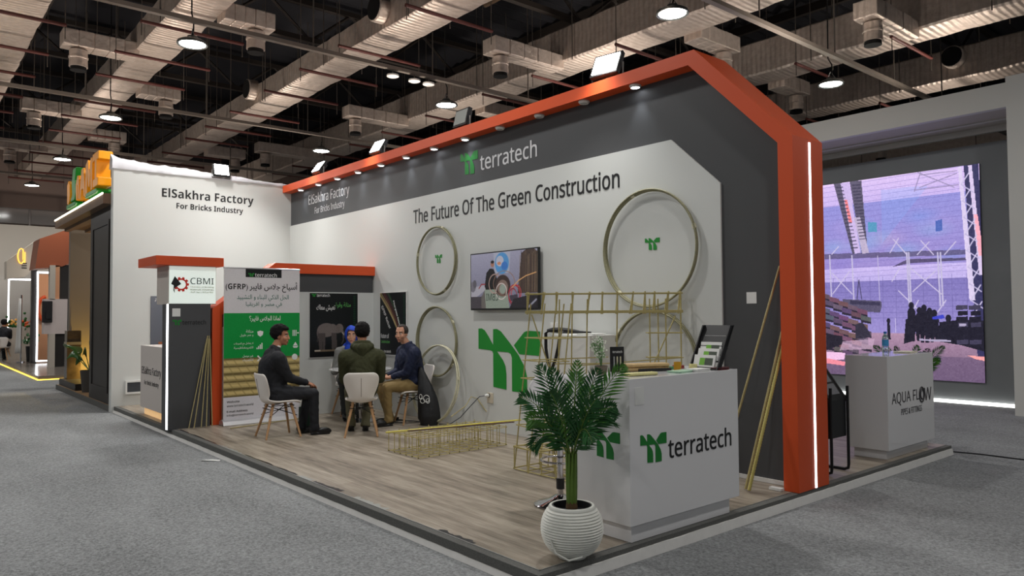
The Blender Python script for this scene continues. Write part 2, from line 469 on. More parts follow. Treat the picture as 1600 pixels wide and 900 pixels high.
M_FARWALL = mat('far_wall_brown_grey', (128, 112, 105), rough=0.8, var=0.06, vscale=0.7)
M_FARLOW = mat('far_wall_pale', (182, 178, 170), rough=0.8)
mb = MB().box((-22.3, -20, -0.09), (-22, 26, 8.55)); struct(mb.build('wall_far', M_FARWALL), 'brown-grey wall closing the hall at the far end')
struct(MB().box((-22.6, -20, 8.4), (-22.02, 26, 9.5)).build('wall_upper', M_DECK), 'black upper strip of the far wall under the roof')
mb = MB().box((-22, -20, -0.09), (-20.6, 1.0, 5.0)); struct(mb.build('wall_low', M_FARLOW), 'pale wall of the lower storey under the glass balcony')
mb = MB().box((-22.3, 25.7, -0.09), (10.5, 26, 9.3)); struct(mb.build('wall_back', mat('back_wall_dark', (44, 42, 44), rough=0.85)), 'dark wall behind the right-hand stands')
g = thing('balcony_railing', 'glass balcony railing with steel posts on the pale far wall', 'railing', (-20.65, -4, 5.0))
MB().box((-20.67, -14, 5.06), (-20.65, 0.9, 5.62)).build('glass_panel', mat('railing_glass', (150, 150, 150), rough=0.1, alpha=0.25), g)
mb = MB().box((-20.69, -14, 5.62), (-20.63, 0.9, 5.66)); mb.build('handrail', mat('steel_grey', (105, 100, 98), rough=0.4, metal=0.6), g)
for k in range(8):
    y = -13.4 + k * 1.95
    MB().box((-20.68, y - .03, 5.0), (-20.62, y + .03, 5.64)).build('post', MATS['steel_grey'], g)

# roof steel
M_STEEL = mat('roof_steel_dark', (52, 46, 42), rough=0.6, metal=0.2)
def truss(x, k):
    t = thing('roof_truss', 'dark steel roof truss spanning above the silver ducts, %s from the far wall' % ORD[k], 'truss', (x, 3, 8.2), group='roof trusses')
    MB().box((x - .07, -20, 8.15), (x + .07, 25.9, 8.27)).build('bottom_chord', M_STEEL, t)
    MB().box((x - .07, -20, 9.05), (x + .07, 25.9, 9.17)).build('top_chord', M_STEEL, t)
    mb = MB(); y = -20
    while y < 24:
        mb.bar((x, y, 8.2), (x, y + 1.1, 9.1), .04, 5); mb.bar((x, y + 1.1, 9.1), (x, y + 2.2, 8.2), .04, 5); y += 2.2
    mb.build('web_member', M_STEEL, t)
for k, x in enumerate((-18.5, -13.5, -8.5, -3.5, 1.5, 6.5)): truss(x, k)
def purlin(y, k):
    mb = MB().box((-21.9, y - .06, 8.98), (16, y + .06, 9.2))
    tag(mb.build('roof_purlin', M_STEEL), 'dark steel purlin running under the roof deck, %s counted from the left' % ORD[k], 'beam', 'roof purlins')
for k, y in enumerate((-3, 0.2, 3.6, 7.7, 11.8, 16.0)): purlin(y, k)
mb = MB()
for (a, b) in (((3.4, 2.9, 8.1), (0.9, 5.2, 8.9)), ((4.5, 2.6, 8.15), (1.2, 2.4, 8.9)), ((0.9, 4.0, 8.2), (3.9, 5.0, 8.9))):
    mb.bar(a, b, .07, 6)
tag(mb.build('cross_brace', mat('brace_brown', (92, 72, 52), rough=.6)), 'brown diagonal steel bracing above the lit floodlight on the beam', 'bracing')

# foil-wrapped ventilation ducts
def foil_mat():
    m = mat('duct_foil', (205, 192, 180), rough=0.5, metal=0.55)
    nt = m.node_tree; b = nt.nodes['Principled BSDF']
    tc = nt.nodes.new('ShaderNodeTexCoord')
    w = nt.nodes.new('ShaderNodeTexWave'); w.inputs['Scale'].default_value = 2.6; w.inputs['Distortion'].default_value = 1.6; w.inputs['Detail'].default_value = 3; w.bands_direction = 'X'
    n = nt.nodes.new('ShaderNodeTexNoise'); n.inputs['Scale'].default_value = 9; n.inputs['Detail'].default_value = 5
    nt.links.new(tc.outputs['Object'], w.inputs['Vector']); nt.links.new(tc.outputs['Object'], n.inputs['Vector'])
    mx = nt.nodes.new('ShaderNodeMath'); mx.operation = 'ADD'; nt.links.new(w.outputs['Fac'], mx.inputs[0]); nt.links.new(n.outputs['Fac'], mx.inputs[1])
    bp = nt.nodes.new('ShaderNodeBump'); bp.inputs['Strength'].default_value = 0.34; bp.inputs['Distance'].default_value = 0.05
    nt.links.new(mx.outputs[0], bp.inputs['Height']); nt.links.new(bp.outputs[0], b.inputs['Normal'])
    r = nt.nodes.new('ShaderNodeValToRGB'); r.color_ramp.elements[0].color = lin((178, 162, 150)); r.color_ramp.elements[1].color = lin((226, 214, 204))
    nt.links.new(n.outputs['Fac'], r.inputs[0]); nt.links.new(r.outputs[0], b.inputs['Base Color'])
    return m
M_FOIL = foil_mat()
M_BLACKHOLE = mat('duct_throat', (8, 8, 9), rough=0.9)
M_ROD = mat('hanger_rod_grey', (96, 90, 84), rough=0.5, metal=0.4)
M_PIPE = mat('sprinkler_pipe_red', (84, 42, 37), rough=0.55)
DUCTS = [  # y0, y1, z0, z1, x_end, description, branches (x, y of outlet), side openings (x), pipe x start
    (-4.75, -3.72, 7.0, 7.5, 14, 'silver foil-wrapped duct cut by the top left corner of the picture', [(-15.0, -5.6)], [], -1.75),
    (-1.98, -1.22, 7.0, 7.55, 14, 'silver foil-wrapped duct running down past the two leftmost hanging lamps', [(-3.4, -3.0), (-9.37, -3.0), (-15.0, -2.95), (-0.2, -0.62), (-6.13, -0.62), (-11.9, -0.57)], [], -0.2),
    (1.3, 2.1, 6.88, 7.4, 14, 'silver foil-wrapped duct with the round black opening at the top of the picture', [(-11.5, 3.0)], [1.24, -5.28], 2.85),
    (5.45, 6.3, 7.0, 7.78, 14, 'silver foil-wrapped duct passing behind the brightest floodlight', [(1.62, 3.85), (-4.76, 3.9), (-10.5, 3.65), (4.7, 7.3), (-2.2, 7.3)], [], 4.35),
    (9.25, 10.1, 6.88, 7.66, 14, 'silver foil-wrapped duct crossing the upper right behind the orange peak', [(7.53, 7.75), (1.2, 7.7), (4.28, 10.95)], [], 7.95),
    (13.7, 14.5, 7.02, 7.8, 14, 'silver foil-wrapped duct just above the white header at the right', [], [6.86], 5.3),
    (19.0, 19.9, 6.2, 7.2, 14, 'silver foil-wrapped duct seen below the white header over the big screen', [(3.1, 18.3)], [], 40)]
SHORT = ['duct at the top left corner', 'duct above the two leftmost lamps', 'duct with the round black opening', 'duct behind the brightest floodlight', 'duct behind the orange peak', 'duct above the white header', '']
for di, (y0, y1, z0, z1, xe, desc, brs, ops, px0) in enumerate(DUCTS):
    t = thing('ventilation_duct', desc, 'duct', (0, (y0 + y1) / 2, (z0 + z1) / 2), group='foil ducts under the roof')
    mb = MB(); vs = []; xs = []; x = -21.9; k = 0
    while x < xe: xs.append((x, k)); x += 0.21 + 0.08 * random.random(); k += 1
    cy, cz, hw, hh = (y0 + y1) / 2, (z0 + z1) / 2, (y1 - y0) / 2, (z1 - z0) / 2
    ring = [(-1, -.9), (-.9, -1), (-.3, -1.02), (.3, -1.02), (.9, -1), (1, -.9), (1, 0), (1, .9), (.9, 1), (-.9, 1), (-1, .9), (-1, 0)]
    sag = 0
    for (x, k) in xs:
        s = (1.0 if k % 3 else 0.982) + random.uniform(-.008, .008); sag = sag * .7 + random.uniform(-.012, .012)
        for (a, b) in ring: vs.append((x + random.uniform(-.012, .012), cy + a * hw * s, cz + b * hh * s + (sag if b < 0 else 0)))
    fs = []; n = len(ring)
    for i in range(len(xs) - 1):
        for j in range(n): fs.append((i * n + j, i * n + (j + 1) % n, (i + 1) * n + (j + 1) % n, (i + 1) * n + j))
    fs.append(tuple(range(n))); fs.append(tuple((len(xs) - 1) * n + j for j in range(n - 1, -1, -1)))
    mb.add(vs, fs); mb.build('duct_body', M_FOIL, t, smooth=40)
    for (bx, by) in brs:
        left = by < y0; ya = y0 + .05 if left else y1 - .05; ye = by - .3 if left else by + .3
        mb = MB(); N = 5; dz = z0 - 7.0 if di < 6 else -0.15
        for i in range(N):
            f0 = i / N; f1 = (i + 1) / N; q = .22 if i % 2 else .214
            mb.box((bx - q, ya + (ye - ya) * f0, 6.96 - q * .55 + dz), (bx + q, ya + (ye - ya) * f1, 7.10 + q * .3 + dz))
        b = mb.build('branch_duct', M_FOIL, t, bevel=.02)
        zt = 6.8 + dz
        MB().lathe([(.165, zt), (.165, zt - .12), (.178, zt - .13), (.178, zt - .16), (.165, zt - .17), (.17, zt - .33)], (bx, by, 0), 20).build('diffuser', M_FOIL, b, smooth=35)
        MB().lathe([(.14, zt - .31), (.15, zt - .40), (.02, zt - .41)], (bx, by, 0), 20).build('diffuser_throat', M_BLACKHOLE, b, smooth=35)
    for ox in ops:
        R = rotm(PI / 2, 0, 0)
        MB().lathe([(.26, 0), (.26, .22), (.24, .24)], (ox, y0 + .02, cz + .12), 24, R=R).build('side_outlet', M_FOIL, t, smooth=35)
        MB().lathe([(.22, .2), (.23, .25), (.0, .255)], (ox, y0 + .02, cz + .12), 24, R=R, cap=False).build('outlet_throat', M_BLACKHOLE, t)
    x = 9.0
    while x > -21:
        for yy in (y0 - .06, y1 + .06):
            MB().bar((x, yy, z0 - .05), (x, yy, 9.3), .011, 5).build('hanger_rod', M_ROD, t)
        x -= 3.4
    # dark red sprinkler pipes hung crosswise below the duct
    x = px0; k = 0
    while x > -20 and k < 11 and px0 < 30:
        if any(abs(x - b[0]) < .42 for b in brs) or any(abs(x - q) < .4 for q in ops): x -= .5
        p = thing('sprinkler_pipe', 'dark red pipe under the %s, %s from its near end' % (SHORT[di], ORD[k]), 'pipe', (x, (y0 + y1) / 2, 6.7), group='sprinkler pipes under the ducts')
        MB().bar((x, y0 - .52, 6.7), (x, y1 + (.25 if di == 0 else .55), 6.7), .034, 8).build('pipe', M_PIPE, p, smooth=50)
        for yy in (y0 - .5, y1 + (.23 if di == 0 else .53)): MB().bar((x, yy, 6.45), (x, yy, 9.3), .009, 5).build('drop_rod', M_ROD, p)
        x -= 1.78 if k % 2 else 1.95; k += 1

# cable trays with the high-bay lamps
M_TRAY = mat('cable_tray_zinc', (120, 112, 104), rough=0.5, metal=0.3)
TR = [(-16.3, 'over the farthest lamp'), (-10.78, 'in front of the far wall'), (-4.95, 'over the second lamp from the left foreground'), (0.96, 'over the lamp at the top left'), (6.8, 'over the lamp beside the orange peak')]
for (x, d) in TR:
    t = thing('cable_tray', 'grey cable tray crossing under the ducts %s' % d, 'cable tray', (x, 3, 6.3), group='cable trays')
    mb = MB().box((x - .05, -14, 6.26), (x + .05, 18.4, 6.28)); mb.box((x - .05, -14, 6.28), (x - .042, 18.4, 6.33)); mb.box((x + .042, -14, 6.28), (x + .05, 18.4, 6.33))
    mb.build('tray', M_TRAY, t)
    y = -13
    while y < 18:
        if not any(D[0] - .06 < y < D[1] + .06 or any(abs(x - b[0]) < .32 and min(b[1], D[0]) - .4 < y < max(b[1], D[1]) + .4 for b in D[6]) for D in DUCTS): MB().bar((x, y, 6.3), (x, y, 9.3), .014, 5).build('hanger_rod', M_ROD, t)
        y += 2.6
M_LAMPBODY = mat('lamp_housing', (120, 124, 122), rough=0.35, metal=0.7)
M_LAMPGLOW = emat('lamp_glow', (255, 252, 245), 22.0)
def high_bay():
    t = local(thing('high_bay_lamp', '', 'lamp'))
    MB().lathe([(.03, .10), (.08, .095), (.10, .05), (.18, .03), (.235, .0), (.245, -.04), (.235, -.05), (.215, -.035)], n=28).build('housing', M_LAMPBODY, t, smooth=40)
    MB().lathe([(.205, -.035), (.15, -.05), (.01, -.052)], n=28, cap=False).build('lens', M_LAMPGLOW, t, smooth=40)
    MB().tube([(0, 0, .09), (.02, .01, .2), (.02, .01, .35), (-.05, .0, .5), (-.03, 0, 3.21)], .012, 6).build('cable', M_BLACKHOLE, t)
    MB().tube([(.08, 0, .08), (.0, 0, .22), (-.08, 0, .08)], .008, 6).build('hook', M_LAMPBODY, t)
    return t
LD = ['hanging highest at the top left of the stands', 'over the left aisle, second row mark from the top left', 'beside the yellow letters, higher of two', 'beside the yellow letters, lower of two, before the far wall',
      'at the top edge right of the brightest floodlight', 'above the middle of the orange beam', 'above the left end of the orange beam', 'to the right of the orange peak']
lamp0 = None
for i, p in enumerate(LAMPS_SEEN):
    lab = 'lit round high-bay lamp %s' % LD[i]
    if lamp0 is None: lamp0 = high_bay(); lamp0.location = p; lamp0['label'] = lab; lamp0['group'] = 'high-bay lamps'
    else: dup(lamp0, p, label=lab)
M_WHITEP = mat('white_plastic', (225, 225, 222), rough=0.45)
for (x, y, d) in ((.96, 1.66, 'farther left on its own'), (.96, 2.16, 'left one of the close pair'), (.96, 2.5, 'right one of the close pair')):
    t = thing('smoke_detector', 'white disc detector under the cable tray, %s' % d, 'detector', (x, y, 6.15), group='disc detectors on the tray')
    MB().lathe([(.10, 6.12), (.12, 6.13), (.12, 6.16), (.03, 6.17)], (x, y, 0), 20).build('disc', M_WHITEP, t, smooth=35)
    MB().bar((x, y, 6.17), (x, y, 6.27), .012).build('stem', M_ROD, t)
# ------------------------------------------------------------------ the stand: platform and walls
def wood_mat():
    m = mat('oak_laminate', (150, 131, 113), rough=0.42, spec=0.35)
    nt = m.node_tree; b = nt.nodes['Principled BSDF']
    tc = nt.nodes.new('ShaderNodeTexCoord')
    br = nt.nodes.new('ShaderNodeTexBrick'); br.inputs['Scale'].default_value = 1.0
    br.inputs['Brick Width'].default_value = 1.25; br.inputs['Row Height'].default_value = 0.19; br.inputs['Mortar Size'].default_value = 0.0012
    br.inputs['Color1'].default_value = (0.0, 0, 0, 1); br.inputs['Color2'].default_value = (1, 1, 1, 1); br.inputs['Mortar'].default_value = (0.25, .25, .25, 1); br.inputs['Bias'].default_value = 0.0
    br.offset = 0.37
    mp = nt.nodes.new('ShaderNodeMapping'); mp.inputs['Scale'].default_value = (0.55, 5.5, 1)
    n = nt.nodes.new('ShaderNodeTexNoise'); n.inputs['Scale'].default_value = 2.2; n.inputs['Detail'].default_value = 7; n.inputs['Roughness'].default_value = 0.62
    mp2 = nt.nodes.new('ShaderNodeMapping'); mp2.inputs['Scale'].default_value = (1.2, 22, 1)
    n2 = nt.nodes.new('ShaderNodeTexNoise'); n2.inputs['Scale'].default_value = 4; n2.inputs['Detail'].default_value = 5
    nt.links.new(tc.outputs['Object'], br.inputs['Vector']); nt.links.new(tc.outputs['Object'], mp.inputs['Vector']); nt.links.new(tc.outputs['Object'], mp2.inputs['Vector'])
    nt.links.new(mp.outputs[0], n.inputs['Vector']); nt.links.new(mp2.outputs[0], n2.inputs['Vector'])
    a1 = nt.nodes.new('ShaderNodeMath'); a1.operation = 'MULTIPLY_ADD'; a1.inputs[1].default_value = 0.085
    nt.links.new(br.outputs['Color'], a1.inputs[0])
    a0 = nt.nodes.new('ShaderNodeMath'); a0.operation = 'MULTIPLY_ADD'; a0.inputs[1].default_value = 0.30
    nt.links.new(n2.outputs['Fac'], a0.inputs[0]); 
    a00 = nt.nodes.new('ShaderNodeMath'); a00.operation = 'MULTIPLY'; a00.inputs[1].default_value = 0.72; nt.links.new(n.outputs['Fac'], a00.inputs[0]); nt.links.new(a00.outputs[0], a0.inputs[2])
    nt.links.new(a0.outputs[0], a1.inputs[2])
    r = nt.nodes.new('ShaderNodeValToRGB')
    r.color_ramp.elements[0].position = 0.30; r.color_ramp.elements[0].color = lin((84, 76, 67))
    r.color_ramp.elements[1].position = 0.78; r.color_ramp.elements[1].color = lin((186, 176, 161))
    e = r.color_ramp.elements.new(0.52); e.color = lin((143, 132, 118))
    nt.links.new(a1.outputs[0], r.inputs[0]); nt.links.new(r.outputs[0], b.inputs['Base Color'])
    return m
M_WOOD = wood_mat()
M_EDGE = mat('edge_carpet_dark', (96, 96, 93), rough=0.95, var=0.4, vscale=90)
M_SKIRT = mat('edge_strip_white', (226, 224, 220), rough=0.6, var=0.08, vscale=14)
XE, YE, Y2 = 10.304, -3.003, 3.067
pl = thing('exhibition_platform', 'low wood-floored exhibition platform with dark carpet edge and white skirting strip', 'platform', (5, 0, CARPET))
MB().box((0.002, YE + .06, CARPET), (XE - .06, Y2, -0.003)).build('wood_floor', M_WOOD, pl)
MB().box((0.002, YE, -0.068), (XE, YE + .06, -0.004)).box((XE - .06, YE + .06, -0.036), (XE, Y2, -0.004)).build('carpet_edge', M_EDGE, pl)
mb = MB()
def wavy(a, b, z0, z1, n, ax, out, amp):
    vs = []; fs = []
    for i in range(n + 1):
        t = a + (b - a) * i / n; j = random.uniform(-amp, amp)
        for (o_, z) in ((0.0, z1 + j * .5), (out, z1 + j), (out + .012 + j * .4, z0)):
            vs.append((t, YE - o_, z) if ax == 'x' else (XE + o_, t, z))
    for i in range(n):
        for k in range(2): fs.append((i * 3 + k, (i + 1) * 3 + k, (i + 1) * 3 + k + 1, i * 3 + k + 1))
    mb.add(vs, fs)
wavy(0.002, XE + .02, CARPET + .001, -0.062, 90, 'x', .008, .004)
wavy(YE - .02, Y2, CARPET + .001, -0.034, 60, 'y', .010, .004)
mb.build('skirting_strip', M_SKIRT, pl)
MB().box((0.002, YE + .058, -0.004), (XE - .058, YE + .066, -0.0005)).box((XE - .066, YE + .06, -0.004), (XE - .058, -0.18, -0.0005)).build('metal_lip', mat('alu_lip', (170, 170, 168), rough=.35, metal=.7), pl)
# torn black film and tape left along the edge
for (x0, x1, w, m2) in ((3.3, 4.7, .05, 0), (4.8, 5.5, .06, 1), (5.6, 6.9, .07, 0), (6.95, 7.2, .09, 1), (7.25, 7.75, .10, 0), (8.0, 8.5, .09, 1), (9.2, 9.6, .08, 0)):
    n = 14; top = [(x0 + (x1 - x0) * i / n, YE + .066 + w * .6 * random.uniform(.35, 1)) for i in range(n + 1)]
    vs = [(x, YE + .064, -.0022) for x, y in top] + [(x, y, -.0022 + random.uniform(0, .0016)) for x, y in top]
    MB().add(vs, [(i, i + 1, n + 2 + i, n + 1 + i) for i in range(n)]).build('torn_tape' if m2 else 'torn_film', mat('grey_tape', (150, 152, 148), rough=.4) if m2 else mat('black_film', (28, 27, 30), rough=.3), pl)

# ---- main wall with the orange portal frame
M_ORANGE = mat('orange_paint', (208, 80, 36), rough=0.45, spec=0.4)
M_GREYP = mat('grey_print', (72, 73, 75), rough=0.6)
M_WHITEW = mat('white_print', (208, 210, 207), rough=0.55, spec=0.35)
M_GREEN = mat('logo_green', (30, 140, 48), rough=0.5)
M_GREEND = mat('logo_green_deep', (18, 120, 42), rough=0.5)
M_INK = mat('letter_black', (22, 22, 24), rough=0.5)
M_SILVERT = mat('letter_silver', (202, 202, 204), rough=0.45)
M_WHITET = mat('letter_white', (238, 238, 236), rough=0.5)
M_LED = emat('led_white', (250, 252, 255), 5.5)
L, XS, HH, HP, TI, YF, YB = 10.31, 9.352, 3.903, 2.926, 0.13, -0.166, 0.328
mw = thing('partition_wall', 'tall main stand wall with orange portal frame, grey band and white panel', 'wall', (5, 0, 0))
out = [(0, HH), (XS, HH), (L, HP), (L, 0), (L - .134, 0), (L - .134, HP - .042), (XS - .065, HH - TI), (0, HH - TI)]
MB().prism(out, (0, YF, 0), XP, ZP, (0, YB - YF, 0)).build('portal_frame', M_ORANGE, mw)
MB().prism([(0, 0), (L - .13, 0), (L - .13, HP - .04), (XS - .06, HH - TI + .005), (0, HH - TI + .005)], (0, 0, 0), XP, ZP, (0, .16, 0)).build('grey_panel', M_GREYP, mw)
MB().prism([(0.0, 0), (9.514, 0), (9.514, 2.655), (8.965, 3.154), (0.0, 3.154)], (0, -.02, 0), XP, ZP, (0, .02, 0)).build('white_panel', M_WHITEW, mw)
MB().box((9.516, -.016, 0), (L - .135, 0, .035)).box((L - .24, -.22, 0), (L - .13, -.166, .02)).build('baseboard', M_WHITEP, mw)
YW = -.022
lettering(mw, 'The Future Of The Green Construction', (4.335, YW, 2.775), XP, ZP, 3.965, 0.212, M_INK, bold=.012)
logo(mw, (5.473, -.002, 3.305), XP, ZP, .38, .30, M_GREEND)
lettering(mw, 'terratech', (5.90, -.002, 3.318), XP, ZP, 1.10, .215, M_SILVERT, bold=.008)
lettering(mw, 'ElSakhra Factory', (0.775, -.002, 3.415), XP, ZP, 1.565, .235, M_SILVERT)
lettering(mw, 'For Bricks Industry', (1.035, -.002, 3.245), XP, ZP, 1.14, .155, M_SILVERT)
logo(mw, (5.872, YW, .525), XP, ZP, 1.177, .756, M_GREEN)
logo(mw, (4.892, YW, 2.17), XP, ZP, .168, .122, M_GREEN)
logo(mw, (8.628, YW, 2.092), XP, ZP, .186, .122, M_GREEN)
# vertical light line on the portal's end
MB().box((L, .095, .004), (L + .004, .119, 2.9)).build('light_line', M_LED, mw)
# downlights under the beam
M_SPOTB = mat('downlight_white', (228, 226, 222), rough=.4)
M_SPOTG = emat('downlight_glow', (245, 248, 255), 14.0)
M_SPOTOFF = mat('downlight_lens_off', (200, 198, 194), rough=.25)
s0 = None
ZB = HH - TI
for i in range(12):
    x = 0.633 + i * .7225; lit = i < 8 or i == 11
    t = local(thing('downlight', '%s round downlight under the orange beam, %s from the back corner' % ('lit' if lit else 'unlit', ORD[i]), 'downlight', (x, -.085, ZB), group='downlights under the orange beam'))
    MB().lathe([(.058, 0), (.062, -.012), (.05, -.03), (.045, -.03), (.04, -.02)], n=22).build('trim_ring', M_SPOTB, t, smooth=40)
    MB().lathe([(.042, -.026), (.004, -.028)], n=22, cap=False).build('lens', M_SPOTG if lit else M_SPOTOFF, t)
    if lit: light('downlight_beam', 'SPOT', (x, -.085, ZB - .04), SPOT_W, (.86, .93, 1.0), aim=(x, -.045, 0), size=.03, spot=1.25, blend=.9)

# floodlights
M_FLOODB = mat('floodlight_black', (24, 24, 26), rough=.45)
M_FLOODG = emat('floodlight_glow', (255, 253, 248), 26.0)
M_FLOODOFF = mat('floodlight_glass', (150, 152, 148), rough=.15)
def flood(loc, rz, tilt, lit, label, s=1.0):
    t = local(thing('floodlight', label, 'floodlight', loc, rz, group='floodlights on the stand walls'))
    R = rotm(-tilt, 0, 0); c = Vector((0, 0, .155 * s))
    MB().obox(c, (.15 * s, .028, .125 * s), R).build('housing', M_FLOODB, t, bevel=.008)
    MB().obox(c + R @ Vector((0, -.031, 0)), (.128 * s, .004, .1 * s), R).build('lens', M_FLOODG if lit else M_FLOODOFF, t)
    mb = MB()
    for k in range(6): mb.obox(c + R @ Vector((-.1 * s + k * .04 * s, .045, 0)), (.006, .018, .1 * s), R)
    mb.build('cooling_fin', M_FLOODB, t)
    MB().tube([(-.165 * s, 0, .155 * s), (-.165 * s, 0, .01), (.165 * s, 0, .01), (.165 * s, 0, .155 * s)], .012, 6).build('bracket', mat('bracket_steel', (120, 118, 114), rough=.4, metal=.7), t)
flood((1.34, -.06, HH), 0.0, 0.62, True, 'lit floodlight on the orange beam nearest the back corner')
flood((3.40, -.06, HH), 0.05, 0.55, True, 'lit floodlight on the orange beam, second from the back corner')
flood((5.60, -.06, HH), 0.0, 0.25, False, 'unlit floodlight on the orange beam above the silver terratech lettering')
flood((8.18, -.06, HH), 0.18, 0.45, True, 'brightest lit floodlight on the orange beam, nearest the orange peak', 1.15)

# ---- white back wall
bw = thing('back_wall_panel', 'white back wall of the stand with black ElSakhra Factory lettering and crumpled fabric top', 'wall', (0, -1.5, 0))
MB().box((-.16, -3.045, CARPET), (0, 0.0, 3.915)).build('panel', M_WHITEW, bw)
mb = MB(); n = 60; vs = []; fs = []; zz = 0
for i in range(n + 1):
    y = -3.07 + 3.0 * i / n; zz = zz * .7 + random.uniform(-.03, .03)
    h = (.16 if i > 3 else .16 + (3 - i) * .02) * (1 - .85 * i / n) + .02
    vs += [(.012 + random.uniform(-.004, .012), y, 3.915 - .02), (.02 + random.uniform(-.012, .02), y, 3.915 + h * .5), (-.1, y + random.uniform(-.01, .01), 3.915 + h + zz * .35), (-.2, y, 3.9)]
for i in range(n):
    for k in range(3): fs.append((i * 4 + k, (i + 1) * 4 + k, (i + 1) * 4 + k + 1, i * 4 + k + 1))
mb.add(vs, fs); mb.build('fabric_top', mat('white_fabric', (205, 205, 210), rough=.8), bw, smooth=180)
lettering(bw, 'ElSakhra Factory', (.001, -2.30, 3.45), YP, ZP, 1.578, .205, M_INK, bold=.022)
lettering(bw, 'For Bricks Industry', (.001, -2.065, 3.285), YP, ZP, 1.15, .135, M_INK, bold=.016)
flood((.02, -1.32, 3.915), PI / 2, 0.3, True, 'lit floodlight on top of the white back wall', .95)
vt = thing('wall_vent', 'white-framed wall unit with grey slats low on the white back wall', 'vent', (0, -2.7, .3))
MB().prism([(-.15, -.11), (.15, -.11), (.15, .11), (-.15, .11)], (.04, -2.69, .295), YP, ZP, (-.04, 0, 0), holes=[[(-.125, -.08), (-.125, .08), (.125, .08), (.125, -.08)]]).build('frame', M_WHITEP, vt)
mb = MB().box((.001, -2.82, .21), (.012, -2.56, .38))
for k in range(6): mb.box((.012, -2.815, .222 + k * .026), (.026, -2.565, .236 + k * .026))
mb.build('grille', mat('vent_grey', (82, 86, 92), rough=.5), vt)

# ---- brick poster on the back wall
im = Img(60, 90, (104, 108, 118)); im.vgrad(0, 1, (112, 116, 126), (92, 96, 106))
for r_ in range(9):
    x0 = .05 + .05 * r_
    for c_ in range(8):
        xx = x0 + c_ * .13 + (.06 if r_ % 2 else 0)
        if xx < .95: im.poly([(xx, .97 - r_ * .055), (xx + .12, .97 - r_ * .055), (xx + .12, .925 - r_ * .055), (xx, .925 - r_ * .055)], (168 + random.randint(-14, 10), 86 + random.randint(-10, 10), 58))
bp_ = thing('brick_poster', 'grey poster with a stack of red bricks on the white back wall', 'poster', (0, -2.0, 1.4))
MB().box((.001, -2.46, .85), (.012, -1.65, 1.80)).build('panel', M_GREYP, bp_)
picture('print', im, (.0125, -2.46, .85), YP, ZP, .81, .95, bp_)
lettering(bp_, arabic('الصخرة'), (.013, -2.40, 1.68), YP, ZP, .34, .09, M_WHITET)

# ---- feature wall: small portal between the back area and the meeting corner
X3 = 3.2
fw_ = thing('feature_wall', 'low white feature wall with orange frame and grey band behind the meeting table', 'wall', (X3, -1.2, 0))
out = [(-2.497, 0), (-2.497, 1.56), (-1.62, 2.213), (-.022, 2.213), (-.022, 2.072), (-1.56, 2.072), (-2.365, 1.48), (-2.365, 0)]
MB().prism(out, (X3 + .02, 0, 0), YP, ZP, (-.28, 0, 0)).build('portal_frame', M_ORANGE, fw_)
MB().prism([(-2.365, 1.3), (-2.365, 1.48), (-1.56, 2.072), (-.04, 2.072), (-.04, 1.805), (-1.5, 1.805)], (X3 - .02, 0, 0), YP, ZP, (-.1, 0, 0)).build('grey_band', M_GREYP, fw_)
MB().prism([(-2.365, 0), (-2.365, 1.31), (-1.5, 1.81), (-.022, 1.81), (-.022, 0)], (X3 - .022, 0, 0), YP, ZP, (-.08, 0, 0)).build('white_panel', M_WHITEW, fw_)

# ---- sign pylon with the light box
py_ = thing('sign_pylon', 'dark grey sign pylon carrying a lit light box under an orange cap', 'sign', (3.2, -2.8, 0))
MB().box((2.95, -3.055, CARPET + .09), (3.235, -2.525, 1.63)).build('column', M_GREYP, py_)
MB().box((3.19, -3.068, .0), (3.232, -3.056, 1.62)).build('light_line', M_LED, py_)
lb = MB().box((2.69, -3.06, 1.62), (3.235, -2.455, 2.125)).build('light_box', mat('lightbox_case', (196, 188, 180), rough=.5), py_, bevel=.006)
MB().box((3.235, -3.052, 1.628), (3.243, -2.463, 2.118)).build('light_face', mat('lightbox_face', (235, 245, 238), rough=.4, emit=(232, 244, 236), estr=.42), lb)
MB().box((2.42, -3.23, 2.125), (3.30, -2.375, 2.245)).build('orange_cap', M_ORANGE, py_, bevel=.004)
XL = 3.2435
# emblem: gear with a dark arrow
mb = MB(); cx, cz, r0 = -2.905, 1.88, .078
ringp = []
for k in range(10):
    a0 = 2 * PI * k / 10
    for (da, rr) in ((-.16, r0 + .02), (.16, r0 + .02), (.2, r0), (.43, r0)): ringp.append((cx + rr * math.cos(a0 + da), cz + rr * math.sin(a0 + da)))
hole = [(cx + .058 * math.cos(-2 * PI * k / 24), cz + .058 * math.sin(-2 * PI * k / 24)) for k in range(24)]
mb.prism(ringp, (XL + .003, 0, 0), YP, ZP, (-.003, 0, 0), holes=[hole]); mb.build('gear_emblem', mat('emblem_red', (214, 48, 36), rough=.5), py_)
MB().prism([(-3.03, 1.885), (-2.985, 1.985), (-2.905, 1.885), (-2.99, 1.83), (-2.985, 1.77), (-3.0, 1.80), (-2.998, 1.865)], (XL + .005, 0, 0), YP, ZP, (-.005, 0, 0)).build('arrow_emblem', M_INK, py_)
lettering(py_, 'CBMI', (XL, -2.79, 1.885), YP, ZP, .30, .085, M_INK)
lettering(py_, 'Chamber of Building', (XL, -2.79, 1.835), YP, ZP, .30, .024, mat('letter_olive', (120, 112, 60), rough=.5))
lettering(py_, 'Materials Industries', (XL, -2.79, 1.803), YP, ZP, .30, .024, MATS['letter_olive'])
lettering(py_, arabic('غرفة صناعات مواد البناء'), (XL, -2.79, 1.765), YP, ZP, .30, .03, MATS['letter_olive'])
MB().box((3.235, -3.01, 1.46), (3.237, -2.91, 1.565)).build('sticker', M_WHITEP, py_)
